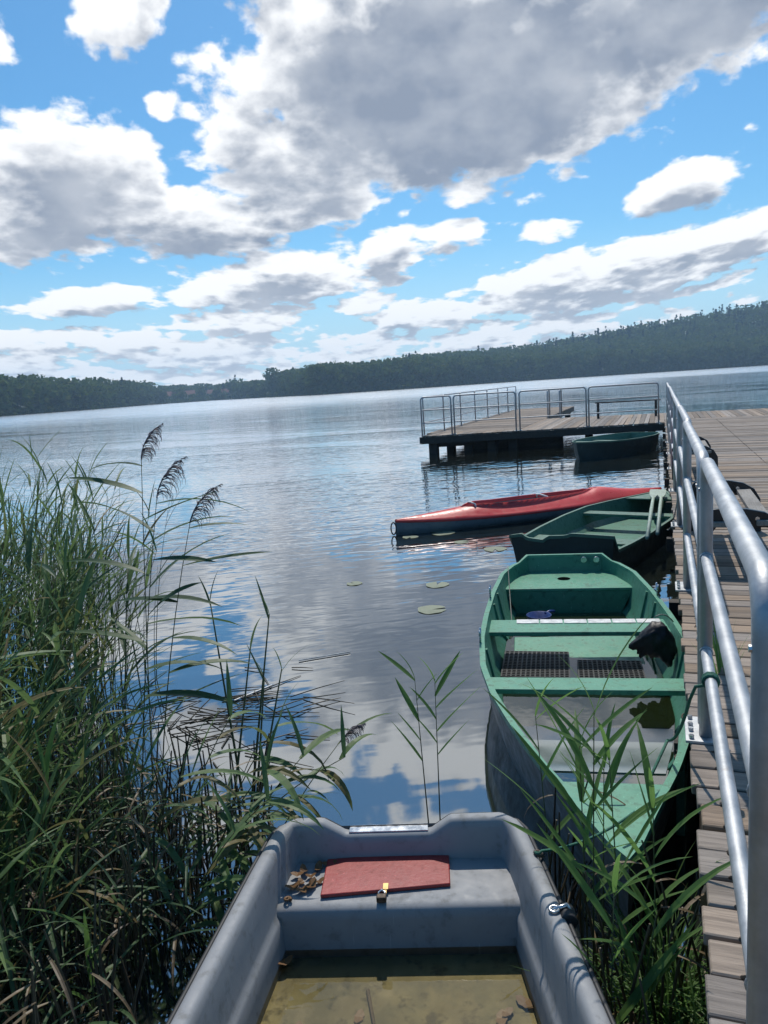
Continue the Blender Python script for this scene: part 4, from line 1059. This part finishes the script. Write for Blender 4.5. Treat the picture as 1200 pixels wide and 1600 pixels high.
    for i in range(64):
        c = np.array((-2.62, 4.15))+rng.normal(size=2)*np.array((.42, .36)); a = random.gauss(.35, .7); l = random.uniform(.15, .5)
        z0 = .004+random.random()*.01; z1 = z0+(random.random() < .3)*random.uniform(.02, .16)
        dx, dy = math.cos(a)*l/2, math.sin(a)*l/2
        md.tube([(c[0]-dx, c[1]-dy, z0), (c[0], c[1], (z0+z1)/2+.004), (c[0]+dx, c[1]+dy, z1)], [.0045, .004, .002], 4)
    o = md.build('floating_stalks', 'dead_wet'); tag(o, 'tangle of broken reed stalks floating on the water right of the plumes', 'reed debris', kind='stuff')
M['dead_wet'] = leafmat('wet_dead_reed', (.035,.030,.018), (.07,.055,.03), (.03,.025,.015), .3, .05)
left_reeds()
def right_reeds():
    f = R(20)
    G2 = 'bright reeds in front of the green rowboat'
    reed('reed_shoot', (-1.035, 3.16, 0), (-1.075, 3.2, .72), 'left one of the two slender reed shoots rising from the lake behind the dinghy', 'two slender shoots behind the dinghy', ('stem', 'leaf_b'), nl=5, ll=.26, lw=.034, r=.0035, u0=.45, bend=0, azs=[f+2.8, f+3.1, f+2.6, f], el=(.6, 1.1), dr=(.0, .2))
    reed('reed_shoot', (-.985, 3.18, 0), (-.985, 3.22, .70), 'right one of the two slender reed shoots rising from the lake behind the dinghy', 'two slender shoots behind the dinghy', ('stem', 'leaf_b'), nl=7, ll=.28, lw=.038, r=.0035, u0=.5, bend=0, azs=[f, f+3, f+.2, f+2.9, f+.1, f+.4], el=(.7, 1.2), dr=(.0, .3))
    L = [((-.40, 2.72), (-.47, 2.86, .74), 5, 'leftmost bright reed before the rowboat bow'), ((-.24, 2.38), (-.26, 2.44, .84), 7, 'bright reed crossing the foredeck left of centre'),
         ((-.22, 2.30), (-.20, 2.32, 1.02), 9, 'tallest bright reed in front of the rowboat bow'), ((-.12, 2.28), (-.16, 2.36, .84), 8, 'bright reed directly before the bow tip'),
         ((-.15, 1.95), (-.13, 2.02, .62), 5, 'near bright reed with broad arching leaves at the bottom right'), ((-.02, 2.25), (-.03, 2.35, .70), 7, 'bright reed beside the jetty edge'),
         ((-.10, 2.05), (-.02, 2.12, .50), 6, 'bright reed with leaves reaching toward the jetty planks'),
         ((-.20, 2.46), (-.19, 2.54, .72), 6, 'bright reed standing close against the rowboat side')]
    for (b, tp, n, lab) in L:
        reed('bright_reed', (*b, -.03), tp, lab, G2, ('stem', 'leaf_b'), nl=n, ll=.38, lw=.028, r=.0038, u0=.38, bend=.1, el=(.75, 1.35), dr=(.0, .75), azs=[f+(3.14 if k % 2 else 0)+random.gauss(0, .6) for k in range(n)])
    # grass tuft by the jetty
    mg = MB()
    for i in range(420):
        r_ = abs(random.gauss(0, .10)); a = random.uniform(0, 6.28); bx = .0+r_*math.cos(a)*.9; by = 2.42+r_*math.sin(a)*1.6-.12
        leaf_blade(mg, (min(bx, .10), by, -.02), random.uniform(0, 6.28), random.uniform(.18, .42), .007, random.uniform(.9, 1.5), random.uniform(.5, 1.9), 5)
    o = mg.build('grass_tuft', 'leaf_b'); tag(o, 'bushy tuft of bright green grass at the foot of the jetty edge', 'grass', kind='stuff')
    mg = MB()
    for i in range(150):
        bx = random.uniform(-.36, .08); by = random.uniform(1.4, 2.1)
        if in_dinghy(bx, by, .06): continue
        leaf_blade(mg, (bx, by, -.02), random.uniform(0, 6.28), random.uniform(.2, .4), .009, random.uniform(.8, 1.45), random.uniform(.5, 1.6), 5)
    o = mg.build('low_grass', 'leaf'); tag(o, 'sparse low grass blades among the dead stalks by the jetty', 'grass', kind='stuff')
    mg = MB()
    for i in range(26): leaf_blade(mg, (random.uniform(.27, .32), random.uniform(3.9, 4.1), .40), random.uniform(0, 6.28), random.uniform(.25, .45), .010, random.uniform(1.2, 1.5), random.uniform(.1, .5), 5)
    o = mg.build('grass_sprig', 'leaf_b'); tag(o, 'green grass sprig growing up between the jetty planks behind the railing', 'grass')
    # young shoots at the bottom left
    for (b, tp, lab) in [(((-1.78, 1.75)), (-1.77, 1.78, .36), 'bright young reed shoot with two broad leaves at the bottom left'), (((-2.25, 2.0)), (-2.12, 2.02, .75), 'yellowing reed leaf arching among the left reeds')]:
        reed('young_reed', (*b, 0), tp, lab, 'young shoots in the left bed', ('stem', 'leaf_b'), nl=4, ll=.28, lw=.024, u0=.2, bend=.1, el=(.8, 1.4), dr=(.0, .7))
right_reeds()

# ------------------------------------------------------------------ far shore
def crown(ml, c, h, w, n, q, con=False):
    """many clump-sized faces spread through an uneven crown volume"""
    c = np.array(c, float)
    if con:
        u = rng.random(n); rr = w*.5*(1-u)**.9*(.55+.45*rng.random(n)); a = rng.random(n)*6.283
        P = np.stack([np.cos(a)*rr, np.sin(a)*rr, h*(.12+.88*u)], 1)+c
    else:
        k = 5; lob = np.stack([rng.normal(size=k)*w*.17, rng.normal(size=k)*w*.17, h*(.45+.40*rng.random(k))], 1); lr = w*(.24+.16*rng.random(k))
        i = rng.integers(0, k, n); d = rng.normal(size=(n, 3)); d /= np.linalg.norm(d, axis=1)[:, None]
        P = lob[i]+d*lr[i][:, None]*np.array((1, 1, 1.1))*(.75+.35*rng.random(n))[:, None]; P[:, 2] = np.clip(P[:, 2], h*.08, h*.97); P = P+c
    nn = rng.normal(size=(n, 3)); t1 = np.cross(nn, rng.normal(size=(n, 3))); t1 /= np.linalg.norm(t1, axis=1)[:, None]; t2 = np.cross(nn, t1); t2 /= np.linalg.norm(t2, axis=1)[:, None]
    s = q*(.5+.8*rng.random(n))[:, None]
    ml.append(np.stack([P-t1*s-t2*s*.7, P+t1*s-t2*s*.8, P+t1*s*.8+t2*s, P-t1*s*.9+t2*s*.8], 1).reshape(-1, 3))
def quads(name, mlist, mat, parent=None):
    V = np.concatenate(mlist); n = len(V)//4; me = bpy.data.meshes.new(name)
    me.vertices.add(len(V)); me.vertices.foreach_set('co', V.astype(np.float32).ravel()); me.loops.add(n*4); me.loops.foreach_set('vertex_index', np.arange(n*4, dtype=np.int32))
    me.polygons.add(n); me.polygons.foreach_set('loop_start', np.arange(0, n*4, 4, dtype=np.int32)); me.update(calc_edges=True); me.materials.append(M[mat])
    o = bpy.data.objects.new(name, me); COL.objects.link(o)
    if parent is not None: o.parent = parent
    return o
def pol(a, r, z=0.): return np.array((r*math.sin(R(a)), r*math.cos(R(a)), z))
def forest():
    A, C = [], []
    for a in np.arange(-56, 22, .42):
        s = shore(a)
        if -36.2 < a < -30.5:
            for j in range(5):
                aa = a+random.uniform(-.3, .3); r = s+70+j*14; crown(A, pol(aa, r, hill(aa, r)), random.uniform(11, 16), 14, 90, 1.3)
            if random.random() < .55:
                r = s+8; crown(A, pol(a, r, hill(a, r)), random.uniform(6, 10), 10, 90, 1.1)
            continue
        rows = 10 if a < -18 else 22
        for j in range(rows):
            aa = a+random.uniform(-.3, .3); r = s+4+j*(9 if a > -18 else 8)*random.uniform(.85, 1.15)*(1 if j < 4 else 1.25)
            g_ = hill(aa, r); h = random.uniform(14, 21) if j else random.uniform(8, 15)
            if a < -43: h *= 1.05
            if -27 > a > -30: h *= .75
            con = random.random() < (.30 if a > -8 and j > 10 else .02)
            n = 120 if j < 2 else 60
            if con: crown(C, pol(aa, r, g_), h*1.2, h*.42, 46, .9, True)
            else: crown(A, pol(aa, r, g_), h, h*.85, n, 1.25)
    o = quads('far_woodland', A, 'tree'); tag(o, 'dark wooded hills of broadleaf trees along the far lake shore', 'woodland', kind='stuff')
    o = quads('far_conifers', C, 'conifer'); tag(o, 'pointed conifers scattered along the wooded ridge at the right', 'woodland', kind='stuff')
    B = []
    for i in range(1500):
        a = random.uniform(-56, 22); s = shore(a); crown(B, pol(a, s+random.uniform(-2, 6), .1), random.uniform(2, 5), random.uniform(4, 8), 16, .8)
    o = quads('shore_scrub', B, 'tree'); tag(o, 'low scrub along the far waterline below the woods', 'scrub', kind='stuff')
forest()
def far_tree(a, dr, h, w, lab, con=False):
    r = shore(a)+dr; b = pol(a, r, hill(a, r)); t = empty('conifer_tree' if con else 'broadleaf_tree', tuple(b), 0, lab, 'tree', 'single trees on the far shore')
    mb = MB(); mb.tube([(0, 0, -1), (0, 0, h*.3), (.2, .1, h*.8)], [h*.03, h*.022, h*.006], 7); mb.build('trunk', 'bark', t, smooth=True)
    L = []; crown(L, (0, 0, 0), h, w, 420, .95, con); quads('crown', L, 'conifer' if con else 'tree', t)
for a_ in [(-27.6, 6, 25, 17, 'tallest rounded tree rising above the far shore left of centre'), (-26.7, 8, 20, 13, 'tree leaning against the right side of the tallest far tree'), (-24.0, 5, 19, 16, 'broad tree between the tall clump and the central woods'),
           (-28.9, 10, 15, 10, 'lower tree just left of the tallest far tree'), (-30.6, 12, 17, 11, 'rounded tree beside the pale village houses'), (-31.6, 6, 12, 9, 'small round tree in front of the village houses'),
           (-34.2, 20, 14, 13, 'tree at the left end of the village roofs'), (-35.6, 5, 13, 12, 'bushy tree standing between village and left woods'), (-32.9, 16, 13, 10, 'tree beside the narrow spire in the village'),
           (-38.2, 8, 21, 15, 'rounded tree topping the middle of the left woods')]: far_tree(*a_)
for a_ in [(-31.2, 30, 16, 5, 'slim pointed conifer behind the pale village houses'), (3.5, 170, 24, 9, 'pointed conifer on the skyline of the right hill')]: far_tree(*a_, con=True)
def houses():
    L = [(-35.0, 40, 14, 'red-roofed house at the left end of the distant village'), (-34.4, 30, 12, 'second red-roofed house from the left in the distant village'), (-33.6, 46, 13, 'red-roofed house left of the spire in the distant village'),
         (-31.9, 40, 13, 'pale house with reddish roof right of the spire'), (-31.2, 26, 12, 'pale gabled house near the waterline of the village'), (-30.5, 44, 13, 'pale house at the right end of the village')]
    for a, dr, w, lab in L:
        r = shore(a)+dr; z = hill(a, r)+1; t = empty('village_house', tuple(pol(a, r, z)), R(-a+random.uniform(-25, 25)), lab, 'house', 'houses of the distant village')
        mb = MB(); mb.box((0, 0, 2.5), (w, 9, 6)); mb.add([(-w/2, -4.5, 5.5), (-w/2, 4.5, 5.5), (-w/2, 0, 9.2), (w/2, -4.5, 5.5), (w/2, 4.5, 5.5), (w/2, 0, 9.2)], [(0, 2, 1), (3, 4, 5)]); mb.build('wall', 'wall', t)
        mb = MB(); e = w/2+.5
        mb.add([(-e, -5.2, 5.0), (e, -5.2, 5.0), (e, 0, 9.6), (-e, 0, 9.6), (-e, 5.2, 5.0), (e, 5.2, 5.0), (-e, -5.2, 4.7), (e, -5.2, 4.7), (e, 0, 9.3), (-e, 0, 9.3), (-e, 5.2, 4.7), (e, 5.2, 4.7)],
               [(0,1,2,3), (3,2,5,4), (6,9,8,7), (9,10,11,8), (0,6,7,1), (4,5,11,10)]); rf = mb.build('roof', 'roof', t)
        mb = MB(); mb.box((w*.2, 1, 9.6), (.8, .8, 1.8)); mb.build('chimney', 'roof', rf)
        for k in range(3):
            mb = MB(); mb.box((-w*.3+k*w*.3, -4.52, 3), (1.2, .08, 1.5)); mb.build('window', 'glass', t)
    r = shore(-32.4)+60; b = pol(-32.4, r, hill(-32.4, r)); t = empty('church_tower', tuple(b), 0, 'narrow dark church spire above the village trees', 'church')
    mb = MB(); mb.box((0, 0, 5), (3, 3, 10)); mb.build('tower', 'wall', t)
    mb = MB(); mb.add([(-1.6, -1.6, 10), (1.6, -1.6, 10), (1.6, 1.6, 10), (-1.6, 1.6, 10), (0, 0, 18)], [(0,1,4), (1,2,4), (2,3,4), (3,0,4), (3,2,1,0)]); mb.build('spire', 'black', t)
houses()

# ------------------------------------------------------------------ haze
def haze():
    m = bpy.data.materials.new('air_haze'); m.use_nodes = True; nt = m.node_tree; nt.nodes.clear()
    o = nt.nodes.new('ShaderNodeOutputMaterial'); v = nt.nodes.new('ShaderNodeVolumePrincipled'); v.inputs['Color'].default_value = (.50, .74, 1.0, 1)
    v.inputs['Density'].default_value = .00040; v.inputs['Anisotropy'].default_value = .25; nt.links.new(v.outputs[0], o.inputs['Volume'])
    mb = MB(); mb.box((0, 0, 39), (2640, 2640, 86)); b = mb.build('haze', m); b.visible_shadow = True; tag(b, kind='stuff')
    b['label'] = 'thin blue haze over the lake and far shore'; b['category'] = 'haze'
haze()
